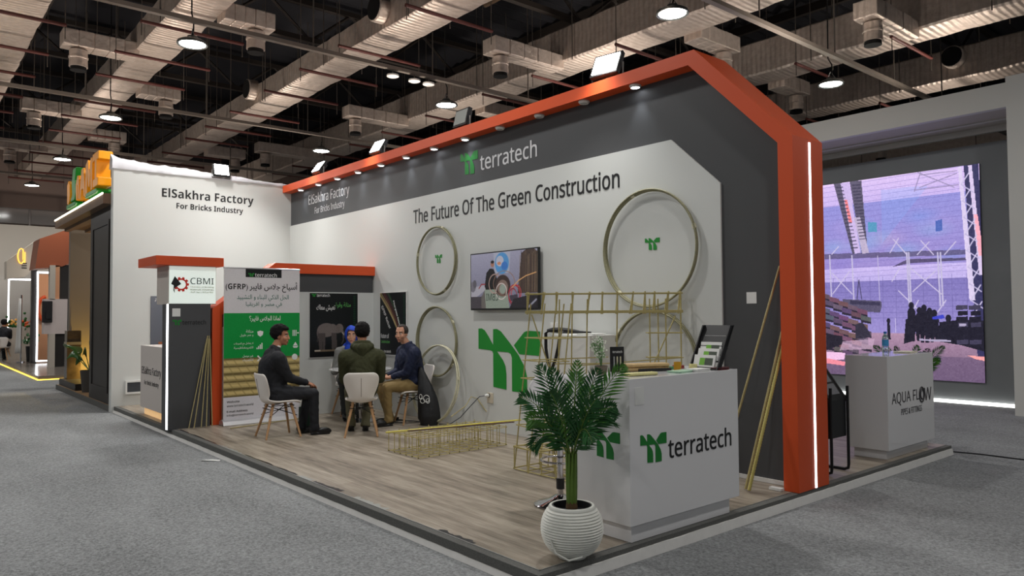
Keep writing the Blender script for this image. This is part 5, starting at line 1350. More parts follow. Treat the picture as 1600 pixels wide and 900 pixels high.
    for k in range(2):
        an = legs[k][2]; f = Vector((feet[k][0] * .25, 1, 0)).normalized(); R = Matrix((Vector((f.y, -f.x, 0)), f, ZP)).transposed()
        mb = MB(); a0 = Vector((an.x, an.y, 0)); mb.ell(a0 + f * -.01 + ZP * .055, (.042, .058, .055), 14, 10, R); mb.ell(a0 + f * .10 + ZP * .042, (.046, .095, .042), 14, 10, R); mb.ell(a0 + f * .16 + ZP * .032, (.042, .05, .032), 14, 10, R)
        mb.obox(a0 + f * .065 + ZP * .010, (.040, .115, .009), R); blend(mb, 'shoe', shoes, t, .007, 3)
    # ---- hair
    if hair_kind in ('short', 'full'):
        th = 1.10 if hair_kind == 'full' else 1.085
        mb = MB(); e = MB().ell((0, -.016, .040), (.078 * th, .098 * th, .086 * th), 44, 32)
        V = np.array(e.v); keep = []
        for p in e.v:
            x, y, z = p; keep.append((y < .0 and z > -.055 + .03 * max(0, (y + .05) / .05)) or (0 <= y < .042 and z > -.0 + .45 * (y) + (.0 if abs(x) < .06 else .0)) or (y >= .042 and z > .072))
        fs = [f for f in e.f if all(keep[i] for i in f)]
        used = sorted({i for f in fs for i in f}); mp_ = {j: i for i, j in enumerate(used)}
        vs = []
        for j in used:
            p = Vector(e.v[j]); p += p.normalized() * (.006 * math.sin(p.x * 90 + 3 * math.sin(p.z * 70)) * math.cos(p.y * 80) + (.008 if p.z > .08 else 0)); vs.append(hp(*p))
        MB().add(vs, [tuple(mp_[i] for i in f) for f in fs]).build('hair', hair, t, smooth=180, solid=.016)
    if hair_kind == 'balding':
        e = MB().ell((0, -.014, .037), (.0775, .0975, .086), 44, 32)
        keep = [(y < .0 and z > -.05) or (0 <= y < .035 and z > .01 + .9 * y) or (y >= .035 and abs(x) < .035 and z > .092) for x, y, z in e.v]
        fs = [f for f in e.f if all(keep[i] for i in f)]; used = sorted({i for f in fs for i in f}); mp_ = {j: i for i, j in enumerate(used)}
        MB().add([hp(*e.v[j]) for j in used], [tuple(mp_[i] for i in f) for f in fs]).build('hair', hair, t, smooth=180, solid=.006)
    if hair_kind == 'scarf':
        mb = MB(); e = MB().ell((0, -.012, .014), (.094, .114, .124), 48, 36)
        keep = [not (y > .030 and abs(x) < .060 - .25 * max(0, z - .03) and -.100 < z < .072) for x, y, z in e.v]
        fs = [f for f in e.f if all(keep[i] for i in f)]; used = sorted({i for f in fs for i in f}); mp_ = {j: i for i, j in enumerate(used)}
        hs = MB().add([hp(*(Vector(e.v[j]) + Vector((0, 0, .004 * math.sin(e.v[j][0] * 60))))) for j in used], [tuple(mp_[i] for i in f) for f in fs]).build('headscarf', hair, t, smooth=180, solid=.010)
        mb = MB(); mb.cap(hc + Vector((0, -.01, -.09)), nk + Vector((0, .0, .0)), .070, .085); mb.ell(nk + Vector((0, .05, -.06)), (.10, .07, .10)); mb.ell(nk + Vector((0, -.04, -.03)), (.12, .08, .07)); mb.cap(nk + Vector((0, .07, -.06)), nk + Vector((.03, .10, -.22)), .06, .035)
        blend(mb, 'scarf_drape', hair, t, .008, 4)
    return t, arms, hc

M_SUIT = mat('suit_charcoal', (26, 28, 34), rough=.75, bump=.15, bscale=60); M_SUITT = mat('suit_trousers', (22, 24, 30), rough=.75)
M_SHOEB = mat('shoe_black', (16, 16, 17), rough=.35); M_OLIVE = mat('hoodie_olive', (54, 56, 32), rough=.9, bump=.3, bscale=80); M_OLIVET = mat('trousers_olive', (92, 88, 66), rough=.85)
M_NAVY = mat('shirt_navy', (18, 28, 58), rough=.7, bump=.15, bscale=50); M_KHAKI = mat('trousers_khaki', (136, 114, 72), rough=.8); M_BLUE = mat('scarf_blue', (22, 66, 186), rough=.7); M_GREYB = mat('blazer_grey', (128, 128, 126), rough=.85, var=.25, vscale=120); M_DARKT = mat('trousers_dark', (44, 46, 46), rough=.85)
suit, _, _ = seated('man in a dark suit sitting in profile on the left chair, hands on his thighs', (4.655, -2.235), face(4.73, -2.14, 4.98, -1.0), lean=.02, neck=(0, .03), head_yaw=-.42, head_pitch=-.05,
    hands=[(-.05, .35, .632), (.085, .38, .635)], hand_n=((.2, .1, -1), (-.2, .1, -1)), feet=[(-.09, .36, 0), (.12, .47, 0)], skin=M_SKIN_A, top=M_SUIT, trousers=M_SUITT, shoes=M_SHOEB, hair=M_HAIR, hair_kind='full', top_kind='suit', cuff=M_WHITEP, build_=1.22, elbow_out=.12, seat=.415)
hood, _, _ = seated('man in an olive green hoodie seen from behind on the middle chair', (5.26, -1.36), face(5.28, -1.38, 4.2, -.78), lean=.17, neck=(.0, .03), head_yaw=.10, head_pitch=-.1,
    hands=[(-.12, .38, .66), (.12, .38, .66)], feet=[(-.14, .33, 0), (.04, .30, 0)], skin=M_SKIN_A, top=M_OLIVE, trousers=M_OLIVET, shoes=M_SHOEB, hair=M_HAIR, hair_kind='full', top_kind='hoodie', build_=1.12)
navy, arms_n, _ = seated('man in a navy shirt and khaki trousers sitting with clasped hands beside the black bag', (4.84, -.33), face(4.84, -.33, 4.72, -1.0), lean=.20, neck=(0, .03), head_yaw=.62, head_pitch=-.08,
    hands=[(-.045, .40, .625), (.05, .40, .635)], hand_d=[(.75, .66, -.05), (-.75, .66, .0)], hand_n=((-.5, -.2, -.8), (.5, -.2, -.8)), curl=.75, feet=[(-.12, .42, 0), (.06, .34, 0)], skin=M_SKIN_B, top=M_NAVY, trousers=M_KHAKI, shoes=M_SHOEB, hair=M_HAIR_G, hair_kind='balding', top_kind='rolled', build_=1.2, seat=.42)
e, w = arms_n[1][1], arms_n[1][2]; u_ = (w - e).normalized(); q_ = u_.orthogonal().normalized()
MB().tube([w - u_ * .028 + (q_ * math.cos(a) + u_.cross(q_) * math.sin(a)) * .031 for a in [2 * PI * k / 20 for k in range(20)]], .009, 8, closed=True).build('wristwatch', M_FLOODB, navy, smooth=180)
woman, _, _ = seated('woman in a bright blue headscarf and grey blazer facing us across the table', (3.50, -.60), face(3.66, -.72, 4.9, -1.25), lean=.36, neck=(.0, .03), head_yaw=-.1, head_pitch=-.05,
    hands=[(-.12, .34, .75), (.12, .34, .75)], feet=[(-.09, .46, 0), (.10, .40, 0)], skin=M_SKIN_B, top=M_GREYB, trousers=M_DARKT, shoes=M_SHOEB, hair=M_BLUE, hair_kind='scarf', top_kind='blazer', build_=.9, seat=.41, mouth_open=.006)
# ------------------------------------------------------------------ other side of the wall: the AQUA FLOW counter
aq = thing('aqua_counter', 'glossy white counter with AQUA FLOW pipes and fittings lettering right of the orange pillar', 'counter', (10.0, 2.29, 0))
MB().box((9.799, 1.721, .088), (10.217, 2.857, 1.019)).build('body', M_GLOSSW, aq, bevel=.003)
MB().box((9.86, 1.75, 0), (10.18, 2.76, .088)).build('plinth', M_GLOSSW, aq)
M_CHAR = mat('letter_charcoal', (58, 56, 60), rough=.5)
lettering(aq, 'AQUA FL', (10.2175, 1.81, .515), YP, ZP, .655, .135, M_CHAR, name='lettering'); lettering(aq, 'W', (10.2175, 2.60, .515), YP, ZP, .19, .135, M_CHAR)
mb = MB()
for (cy, cz, ry, rz) in ((2.535, .585, .062, .078), (2.545, .588, .040, .052)):
    mb.tube([(10.2185, cy + ry * math.cos(a), cz + rz * math.sin(a)) for a in [2 * PI * k / 28 for k in range(28)]], .008, 6, closed=True)
mb.build('ring_lettering', M_CHAR, aq); lettering(aq, 'PIPES & FITTINGS', (10.2175, 2.02, .415), YP, ZP, .51, .062, M_CHAR)
bo = thing('water_bottle', 'clear plastic water bottle with blue label on the AQUA FLOW counter', 'bottle', (9.92, 2.39, 1.019)); bc_ = (9.92, 2.39, 1.0195)
MB().lathe([(.0, 0), (.030, 0), (.033, .01), (.033, .05), (.031, .055), (.033, .06), (.033, .15), (.028, .175), (.014, .198), (.014, .21)], bc_, 24, cap=False).build('bottle_body', mat('bottle_plastic', (215, 232, 240), rough=.08, trans=.85, ior=1.33), bo, smooth=40)
MB().lathe([(.0336, .075), (.0336, .14)], bc_, 24, cap=False).build('label', mat('label_blue', (70, 150, 206), rough=.4), bo, smooth=40); MB().lathe([(.0, .228), (.016, .228), (.016, .206), (.0, .206)], bc_, 20, cap=False).build('cap', mat('cap_blue', (60, 120, 200), rough=.4), bo, smooth=40)
sheets('flat pale papers lying on the AQUA FLOW counter', (10.03, 2.62, 1.0195), .16, .28, .012, mat('paper_cream', (226, 220, 200), rough=.6), .1)
ap = thing('potted_palm', 'small palm in a ribbed white pot behind the AQUA FLOW counter', 'palm', (9.80, 3.28, CARPET)); PB = Vector((9.80, 3.30, CARPET))
MB().lathe([(.0, 0), (.09, 0)] + [(.185 * math.sqrt(max(.2, 1 - ((z - .19) / .2) ** 2)) + .004 * math.cos(i * PI), z) for i, z in enumerate([.02 + .009 * i for i in range(34)])] + [(.13, .33), (.12, .26), (0, .26)], PB, 40, cap=False).build('pot', MATS['pot_white'], ap, smooth=50)
MB().tube([PB + ZP * .26, PB + ZP * .62], [.03, .022], 10).build('trunk', M_STALK, ap)
_pa, _PC = pa, PC; pa, PC = ap, PB
for k in range(13):
    a = 2 * PI * k / 13 + .2; r_ = .30 + .08 * (k % 3); frond(PB + Vector((r_ * math.cos(a), r_ * math.sin(a), 1.0 + .16 * (k % 2))), .16, M_FROND2 if k % 4 == 0 else M_FROND, .13, .62)
pa, PC = _pa, _PC
br = thing('brochure_stand', 'black metal brochure stand just right of the orange pillar', 'stand', (9.99, .80, 0))
mb = MB()
for y in (.66, .98):
    mb.tube([(10.17, y, .78), (10.17, y, .06), (10.165, y, .025), (10.13, y, .012), (9.86, y, .012), (9.82, y, .03)], .014, 8)
mb.build('tube_frame', M_FLOODB, br, smooth=60)
MB().prism([(10.16, .32), (10.16, .66), (9.92, 1.0), (9.88, 1.0), (9.88, .32)], (0, .67, 0), XP, ZP, (0, .30, 0)).build('holder_box', M_FLOODB, br, bevel=.005)
MB().bar((10.17, .66, .64), (9.90, .66, 1.02), .014, 8).build('slanted_rail', M_FLOODB, br); MB().bar((10.17, .98, .64), (9.90, .98, 1.02), .014, 8).build('slanted_rail', M_FLOODB, br)
for k in range(3): MB().prism([(10.13 - k * .075, .71 + k * .105), (10.07 - k * .075, .80 + k * .105), (10.06 - k * .075, .793 + k * .105), (10.12 - k * .075, .703 + k * .105)], (0, .70, 0), XP, ZP, (0, .22, 0)).build('leaflet', mat('leaflet_grey', (120, 120, 124), rough=.5), br)
cb = tag(MB().tube([(10.25, 3.21, CARPET + .006), (10.5, 3.27, CARPET + .006), (10.92, 3.27, CARPET + .006), (12.5, 3.1, CARPET + .006)], .008, 6).build('floor_cable', M_FLOODB, smooth=60), 'thin black cable on the carpet beyond the platform\'s right corner', 'cable')

# ---- stand with the large screen
M_CONC = mat('stand_wall_grey', (122, 126, 128), rough=.7, var=.14, vscale=1.6, bump=.1, bscale=5)
gw = thing('screen_wall', 'grey plastered stand wall carrying the big screen', 'wall', (7, 8.1, 0))
MB().box((1.5, 8.03, CARPET), (9.50, 8.25, 4.235)).build('panel', M_CONC, gw); MB().box((1.5, 7.985, CARPET + .001), (12.2, 8.03, CARPET + .05)).build('light_line', emat('led_cool', (255, 255, 250), 4.0), gw)
po_ = thing('white_portal', 'big white portal with stepped soffit framing the screen wall', 'portal', (9, 7.4, 0))
M_PORT = mat('portal_white', (204, 204, 200), rough=.6)
MB().box((1.2, 7.0, 4.53), (9.80, 7.12, 4.90)).box((1.2, 7.12, 4.86), (9.80, 8.9, 4.90)).build('header_front', M_PORT, po_)
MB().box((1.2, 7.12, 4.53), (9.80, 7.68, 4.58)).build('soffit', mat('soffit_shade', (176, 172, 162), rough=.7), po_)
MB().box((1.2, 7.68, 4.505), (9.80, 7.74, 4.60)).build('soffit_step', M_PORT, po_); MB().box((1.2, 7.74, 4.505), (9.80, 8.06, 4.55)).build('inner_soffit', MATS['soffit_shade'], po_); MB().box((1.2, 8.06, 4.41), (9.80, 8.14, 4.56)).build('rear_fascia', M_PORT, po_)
MB().box((9.80, 6.98, CARPET), (12.5, 8.2, 4.98)).build('pillar', M_PORT, po_); MB().box((0.9, 6.98, CARPET), (1.2, 8.2, 4.90)).build('pillar', M_PORT, po_)
# the screen picture: a steel hall with pipe stacks
W_, H_ = 620, 410
im = Img(W_, H_, (150, 140, 205))
def uv(px, py):
    t = (px - 1287) / 244.0; top = 290 - t * 35; bot = 584 + t * 14.6
    return (.512 + .488 * t, (py - top) / (bot - top))
def PL(pts, c, al=1.0): im.poly([uv(*p) for p in pts], c, al)
def LN(a, b, w, c, al=1.0): im.line(uv(*a), uv(*b), w / 900.0, c, al)
im.vgrad(0, .12, (226, 200, 244), (206, 184, 238)); im.vgrad(.12, .45, (148, 146, 216), (160, 142, 206)); im.vgrad(.45, .52, (208, 190, 240), (190, 176, 230)); im.vgrad(.52, .78, (126, 116, 182), (150, 138, 200)); im.vgrad(.78, 1, (172, 138, 164), (106, 86, 112))
for k in range(60): im.line((0, .02 + k * .0085 + .012), (1, .0 + k * .0085), .003, (110, 100, 170), .16 if k % 3 else .4)
for k in range(30): x = random.random(); im.ell(x, .15 + random.random() * .3, .07, .05, random.choice([(100, 150, 226), (190, 160, 220), (120, 190, 230), (210, 170, 200), (120, 110, 196)]), .28, soft=.9)
PL([(1386, 380), (1458, 290), (1440, 290), (1386, 296)], (120, 170, 240), .22); PL([(1363, 347), (1378, 347), (1378, 362), (1363, 363)], (70, 150, 180), .8); PL([(1468, 345), (1478, 342), (1478, 360), (1468, 362)], (60, 90, 170), .8)
for x in range(0, 24): im.line((x / 24, .50), (x / 24, .74), .002, (100, 92, 150), .5)
for y in range(8): im.line((0, .52 + y * .028), (1, .52 + y * .026), .0025, (108, 98, 160), .5)
PL([(1287, 398), (1520, 390), (1520, 398), (1287, 406)], (80, 72, 104), .7); PL([(1400, 418), (1425, 405), (1515, 403), (1515, 407), (1430, 411)], (70, 62, 90), .8)
for (a, b, c, d) in ((1306, 287, 1320, 285), (1334, 283, 1354, 281)): PL([(a, b), (c, d), (c + 30 if a < 1330 else 1362, 395), (a + 30 if a < 1330 else 1352, 397)], (88, 82, 104), .95)
PL([(1318, 286), (1332, 284), (1350, 395), (1340, 397)], (200, 180, 226)); PL([(1324, 312), (1329, 312), (1337, 348), (1331, 348)], (236, 130, 136)); PL([(1340, 340), (1350, 338), (1364, 395), (1353, 397)], (186, 172, 200))
for k in range(18): PL([(1310 + k * 1.4, 292 + k * 5.6), (1322 + k * 1.4, 291 + k * 5.6), (1322 + k * 1.4, 293 + k * 5.6), (1310 + k * 1.4, 294 + k * 5.6)], (50, 46, 70), .6); PL([(1338 + k * .6, 288 + k * 5), (1352 + k * .5, 287 + k * 5), (1352 + k * .5, 289 + k * 5), (1338 + k * .6, 290 + k * 5)], (50, 46, 70), .6)
PL([(1510, 258), (1530, 255), (1537, 560), (1522, 560)], (54, 52, 92)); PL([(1502, 260), (1507, 259), (1521, 470), (1513, 470)], (214, 200, 232)); PL([(1516, 258), (1521, 257), (1533, 430), (1527, 430)], (214, 196, 230)); PL([(1522, 335), (1527, 335), (1534, 400), (1527, 400)], (244, 170, 186))
for k in range(9): LN((1506 + k * 1.3, 288 + k * 26), (1520 + k * 1.2, 264 + k * 26), 3.2, (200, 190, 222)); LN((1506 + k * 1.3, 288 + k * 26), (1522 + k * 1.2, 300 + k * 26), 3.2, (190, 180, 216))
for (a, b) in (((1448, 268), (1438, 298)), ((1444, 268), (1496, 292)), ((1446, 292), (1500, 270)), ((1440, 296), (1502, 288)), ((1448, 272), (1500, 266))): LN(a, b, 2.6, (150, 136, 176))
for x in (1296, 1335, 1378, 1424, 1427, 1470, 1474): LN((x, 395 if x > 1400 else 400), (x + 2, 478), 4 if x != 1378 else 2, (192, 184, 214))
for (a, b) in (((1300, 460), (1330, 425)), ((1300, 428), (1334, 460)), ((1430, 420), (1474, 460)), ((1432, 456), (1466, 424)), ((1440, 470), (1424, 500)), ((1460, 500), (1480, 470)), ((1410, 455), (1440, 485)), ((1398, 395), (1412, 372)), ((1440, 398), (1458, 378)), ((1404, 374), (1424, 398)), ((1446, 376), (1464, 398)), ((1480, 398), (1496, 378)), ((1300, 398), (1312, 386)), ((1412, 420), (1400, 440))): LN(a, b, 3, (196, 186, 218))
PL([(1317, 468), (1382, 471), (1383, 478), (1380, 489), (1317, 486)], (86, 80, 106)); PL([(1330, 470), (1380, 473), (1380, 478), (1330, 476)], (58, 54, 80)); LN((1346, 438), (1342, 468), 2, (50, 46, 66)); LN((1346, 438), (1350, 468), 2, (50, 46, 66))
# pipe stacks, floor and figures
for r_ in range(8):
    for k in range(5): 
        x = 1278 + k * 16 + (r_ % 2) * 6; y = 458 + r_ * 11 + k * 6
        if y < 556 - k * 4: PL([(x, y), (x + 17, y + 4), (x + 17, y + 12), (x, y + 9)], (random.randint(84, 120), random.randint(70, 90), random.randint(84, 110))); PL([(x, y + 7), (x + 17, y + 11), (x + 17, y + 14), (x, y + 11)], (44, 38, 54))
PL([(1287, 522), (1316, 526), (1316, 538), (1287, 548)], (36, 32, 46)); PL([(1338, 508), (1350, 504), (1362, 520), (1364, 528), (1338, 530)], (50, 46, 62))
PL([(1287, 552), (1540, 560), (1540, 600), (1287, 600)], (108, 88, 118), .75); PL([(1287, 550), (1320, 552), (1318, 562), (1287, 564)], (236, 190, 226)); PL([(1287, 560), (1320, 566), (1318, 572), (1287, 568)], (238, 140, 156)); PL([(1508, 556), (1540, 558), (1540, 566), (1520, 562)], (240, 160, 160)); PL([(1316, 534), (1370, 530), (1366, 546), (1310, 548)], (196, 164, 190), .7)
DK = (30, 28, 44)
for (x, y0, y1, w) in ((1429, 474, 534, 8), (1441, 482, 534, 9), (1448, 478, 536, 11), (1456, 483, 536, 10), (1463, 486, 534, 8), (1483, 494, 536, 8)):
    PL([(x - w * .8, y0 + 14), (x - w * .45, y0 + 8), (x + w * .45, y0 + 8), (x + w * .8, y0 + 14), (x + w * .75, y0 + 34), (x + w * .5, y1), (x + w * .08, y1), (x, y0 + 40), (x - w * .08, y1), (x - w * .5, y1), (x - w * .75, y0 + 34)], DK); im.ell(*uv(x, y0 + 4), .0085, .018, DK)
PL([(1420, 500), (1428, 496), (1430, 534), (1416, 538)], DK); PL([(1391, 506), (1395, 506), (1396, 531), (1390, 531)], DK); im.ell(*uv(1393, 502), .006, .014, DK)
PL([(1470, 504), (1500, 500), (1538, 502), (1538, 552), (1500, 540), (1466, 534)], DK)
for r_ in range(7):
    for x in (1494, 1512): PL([(x + r_ % 2 * 2, 478 + r_ * 9), (x + 16, 477 + r_ * 9), (x + 16, 484 + r_ * 9), (x + r_ % 2 * 2, 485 + r_ * 9)], DK if (r_ + x) % 3 else (64, 60, 84))
PL([(1460, 496), (1476, 492), (1478, 498), (1460, 500)], (60, 66, 190)); PL([(1440, 530), (1486, 532), (1486, 535), (1440, 533)], (170, 160, 190)); PL([(1498, 506), (1508, 506), (1508, 510), (1498, 510)], (170, 160, 190))
for k in range(9): LN((1404, 498), (1404, 520), 1.5, (220, 210, 236), .15)
im.a[:, :W_ // 2] = im.a[:, W_ - W_ // 2:][:, ::-1].copy(); im.noise(3); im.noise(3, 3)
ss = thing('led_screen', 'large LED screen showing a violet steel hall with pipe stacks', 'screen', (6.36, 8.0, 2.1))
MB().box((3.6, 8.0, .267), (9.10, 8.029, 3.906)).build('cabinet', M_FLOODB, ss)
picture('display', im, (3.6, 7.9995, .267), XP, ZP, 5.50, 3.639, ss, glow=1.1)

# ------------------------------------------------------------------ neighbours on the left: dark stand with yellow and green letters
M_TAN = mat('stand_tan', (122, 112, 100), rough=.75); M_CANOPY = mat('canopy_brown', (112, 88, 68), rough=.6, var=.2, vscale=3, stretch=(1, 12, 1)); M_DOORB = mat('pier_black', (36, 33, 31), rough=.45, var=.25, vscale=5)
ds = thing('dark_stand', 'dark brown stand with black panelled pier and lit canopy left of the white wall', 'stand', (-2.5, -1.5, 0))
MB().box((-5.2, -3.03, CARPET), (-.18, 0, 0)).build('deck', mat('deck_wood', (150, 122, 92), rough=.5, var=.2, vscale=3), ds); MB().box((-5.21, -3.045, CARPET), (-.17, -3.03, -.005)).build('deck_edge', M_EDGE, ds)
MB().box((-1.88, -3.02, 0), (-.19, -2.55, 3.34)).build('pier', M_DOORB, ds)
for (a, b, c, d) in ((-1.70, .18, -.36, .26), (-1.70, 3.02, -.36, 3.10), (-1.70, .26, -1.62, 3.02), (-.44, .26, -.36, 3.02)): MB().box((a, -3.035, b), (c, -3.02, d)).build('panel_moulding', M_DOORB, ds)
MB().box((-4.78, -3.16, 3.33), (-.17, -.2, 3.50)).build('canopy', M_CANOPY, ds)
for k in range(7): MB().box((-4.7, -3.0 + k * .38, 3.27), (-1.9, -2.9 + k * .38, 3.33)).build('soffit_slat', M_CANOPY, ds)
MB().box((-4.78, -3.175, 3.485), (-.17, -3.16, 3.51)).build('light_line', emat('led_warm', (255, 244, 214), 5.0), ds)
MB().box((-5.4, -2.80, 0), (-5.24, -.1, 3.5)).build('end_wall', M_TAN, ds); MB().box((-5.24, -.2, 0), (-.2, -.05, 3.3)).build('rear_wall', M_TAN, ds)
ly = thing('channel_letters', 'yellow and green block letters standing on the lit canopy edge', 'sign', (-1.8, -3.1, 3.5))
M_YEL = mat('letter_yellow', (246, 160, 14), rough=.35, emit=(250, 160, 10), estr=.06); M_LGR = mat('letter_bright_green', (20, 130, 44), rough=.35, emit=(20, 140, 40), estr=.1)
def letter(poly, m, nm='letter', d=.22): return MB().prism(poly, (0, -3.2, 0), XP, ZP, (0, d, 0)).build(nm, m, ly, bevel=.012)
letter([(-3.18, 3.66), (-3.2, 4.02), (-3.06, 4.10), (-2.94, 4.02), (-2.92, 3.70), (-3.05, 3.62)], M_YEL)
letter([(-2.86, 3.66), (-2.66, 3.78), (-2.72, 3.98), (-2.62, 4.26), (-2.30, 4.26), (-2.40, 4.02), (-2.30, 3.80), (-2.42, 3.66)], M_LGR)
letter([(-2.28, 3.62), (-2.32, 3.94), (-2.18, 4.08), (-2.02, 4.06), (-2.0, 3.62), (-2.1, 3.62), (-2.12, 3.9), (-2.18, 3.9), (-2.18, 3.62)], M_YEL)
letter([(-1.98, 3.60), (-1.80, 4.14), (-1.62, 4.14), (-1.44, 3.60), (-1.56, 3.60), (-1.62, 3.76), (-1.80, 3.76), (-1.86, 3.60)], M_YEL)
letter([(-1.42, 3.62), (-1.42, 4.16), (-1.24, 4.22), (-1.12, 3.92), (-1.0, 4.22), (-.86, 4.2), (-.86, 3.64), (-.98, 3.64), (-.98, 3.98), (-1.08, 3.72), (-1.16, 3.72), (-1.28, 3.98), (-1.28, 3.62)], M_YEL)
letter([(-.80, 3.66), (-.80, 3.80), (-.66, 3.80), (-.66, 4.12), (-.84, 4.10), (-.84, 4.24), (-.36, 4.24), (-.36, 4.10), (-.52, 4.10), (-.52, 3.80), (-.40, 3.80), (-.40, 3.66)], M_YEL)
letter([(-3.24, 3.56), (-3.24, 3.64), (-2.42, 3.63), (-2.30, 3.59), (-2.42, 3.55)], M_LGR, 'letter_base', .26); letter([(-1.46, 3.56), (-1.36, 3.64), (-.56, 3.63), (-.48, 3.58), (-.6, 3.55)], M_LGR, 'letter_base', .26)
for x in (-3.1, -2.6, -2.2, -1.7, -1.2, -.6): MB().bar((x, -3.08, 3.495), (x, -3.08, 3.62), .012, 6).build('post', M_WIRE, ly)
gc = thing('marble_column', 'black and gold marble display column on a black plinth', 'column', (-5.0, -2.78, 0))
MB().box((-5.10, -3.0, 0), (-3.3, -2.55, .13)).build('plinth', M_DOORB, gc)
MB().box((-5.02, -2.92, .13), (-4.72, -2.66, 1.16)).build('shaft', mat('marble_gold', (64, 54, 44), rough=.25, var=.9, vscale=6), gc); MB().box((-5.03, -2.93, .86), (-4.71, -2.65, .92)).build('band', mat('band_silver', (170, 160, 140), rough=.3, metal=.6), gc)
light('plinth_glow', 'POINT', (-4.62, -2.45, .32), 45, (1.0, .68, .16), size=.08)
pl2 = thing('broadleaf_plant', 'dark green broadleaf plant in a tall grey pot by the black pier', 'plant', (-2.9, -2.82, 0)); q0 = Vector((-2.9, -2.82, 0))
MB().lathe([(.0, 0), (.13, 0), (.17, .42), (.15, .42), (.13, .36), (.0, .36)], q0, 24, cap=False).build('pot', mat('pot_dark_grey', (70, 66, 62), rough=.6), pl2, smooth=40)
def leaf(base, tip, w, name='leaf'):
    base, tip = Vector(base), Vector(tip); d_ = tip - base; s_ = d_.cross(Vector((1, .3, .2))).normalized(); vs = []; N_ = 8
    for i in range(N_ + 1):
        t_ = i / N_; c_ = base + d_ * t_ + ZP * .10 * math.sin(PI * t_); ww = w * math.sin(PI * (t_ * .92 + .05)) ** .8
        vs += [c_ - s_ * ww + ZP * .015, c_, c_ + s_ * ww + ZP * .015]
    MB().add(vs, [(i * 3 + k, i * 3 + k + 1, (i + 1) * 3 + k + 1, (i + 1) * 3 + k) for i in range(N_) for k in range(2)]).build(name, mat('leaf_dark_green', (54, 96, 40), rough=.35), pl2, smooth=180, solid=.004)
for (tx, ty, tz, w_) in ((-4.0, -3.05, .82, .16), (-3.3, -3.15, .62, .07), (-3.2, -2.7, .9, .08), (-2.6, -3.0, .72, .07), (-2.75, -2.6, .8, .07), (-3.25, -3.0, .50, .06)):
    b_ = q0 + ZP * .40; mid = b_ + (Vector((tx, ty, tz)) - b_) * .45 + ZP * .12
    MB().tube([b_, mid], .008, 6).build('stalk', M_STALK, pl2); leaf(mid, (tx, ty, tz), w_)

# ---- farther white and orange stand
ws = thing('white_orange_stand', 'distant white and orange stand on a glossy platform with yellow edge light', 'stand', (-12, -1.5, 0))
MB().box((-17.6, -3.0, CARPET + .02), (-8.0, .2, 0)).build('deck', mat('deck_gloss_grey', (120, 112, 104), rough=.2), ws); MB().box((-17.6, -3.02, CARPET + .001), (-7.98, -2.98, CARPET + .02)).box((-8.02, -2.98, CARPET + .001), (-7.98, .2, CARPET + .02)).build('light_line', emat('led_yellow', (255, 206, 70), 4.0), ws)
M_TERRA = mat('fascia_terracotta', (150, 78, 46), rough=.5); M_PLASTER = mat('stand_plaster', (188, 180, 168), rough=.6); M_PEACH = mat('wall_peach', (206, 150, 112), rough=.7); M_WBLK = mat('block_white', (206, 194, 190), rough=.5)
MB().prism([(-2.54, 3.71), (-1.81, 4.04), (-1.0, 4.2), (-1.0, 3.1), (-1.8, 3.02), (-1.96, 2.93), (-2.64, 2.84)], (-11.6, 0, 0), YP, ZP, (-1.2, 0, 0)).build('orange_fascia', M_TERRA, ws)
MB().prism([(-2.99, 3.24), (-2.18, 3.96), (-2.26, 3.06), (-2.47, 2.76), (-2.98, 2.67)], (-15, 0, 0), YP, ZP, (-.6, 0, 0)).build('white_fascia', M_PLASTER, ws)
MB().tube([(-14.97, -2.60 + .09 * math.cos(a), 3.42 + .24 * math.sin(a)) for a in [PI * .3 + PI * 1.5 * k / 18 for k in range(19)]], .018, 6).build('gold_emblem', mat('emblem_gold', (240, 180, 70), rough=.3, emit=(255, 190, 80), estr=1.6), ws)
for k in range(3): MB().box((-15.0, -2.58, 3.02 + k * .075), (-14.985, -2.44, 3.05 + k * .075)).build('sign_line', M_INK, ws)
for z0_, z1_ in ((3.3, 3.62), (3.2, 3.55)): MB().box((-14.985, -2.56 if z0_ > 3.25 else -2.51, z0_), (-14.96, -2.535 if z0_ > 3.25 else -2.485, z1_)).build('gold_emblem', MATS['emblem_gold'], ws)
MB().box((-14.25, -2.42, 0), (-14, -2.27, 2.96)).build('black_post', M_DOORB, ws)
MB().box((-13.95, -2.29, .06), (-13.9, -2.25, 2.88)).build('light_frame', M_LED, ws); MB().box((-13.95, -2.29, 2.83), (-13.9, -1.9, 2.88)).build('light_frame', M_LED, ws); MB().box((-13.95, -2.29, .05), (-13.9, -1.9, .09)).build('light_frame', M_LED, ws)
MB().box((-17.25, -2.71, .9), (-17.2, -2.67, 2.78)).build('light_frame', M_LED, ws); MB().box((-17.25, -2.71, 2.73), (-17.2, -2.0, 2.78)).build('light_frame', M_LED, ws)
MB().box((-16.1, -2.02, 0), (-16, -.4, 2.9)).build('peach_wall', M_PEACH, ws); MB().box((-18.1, -2.9, 0), (-18, -1.0, 2.9)).build('grey_wall', mat('stand_wall_mid', (150, 146, 140), rough=.7), ws)
MB().tube([(-15.9, -1.74 + .26 * math.cos(a), 1.72 + .42 * math.sin(a)) for a in [PI * .55 + PI * .95 * k / 14 for k in range(15)]], .06, 8).build('orange_arch', M_ORANGE, ws)
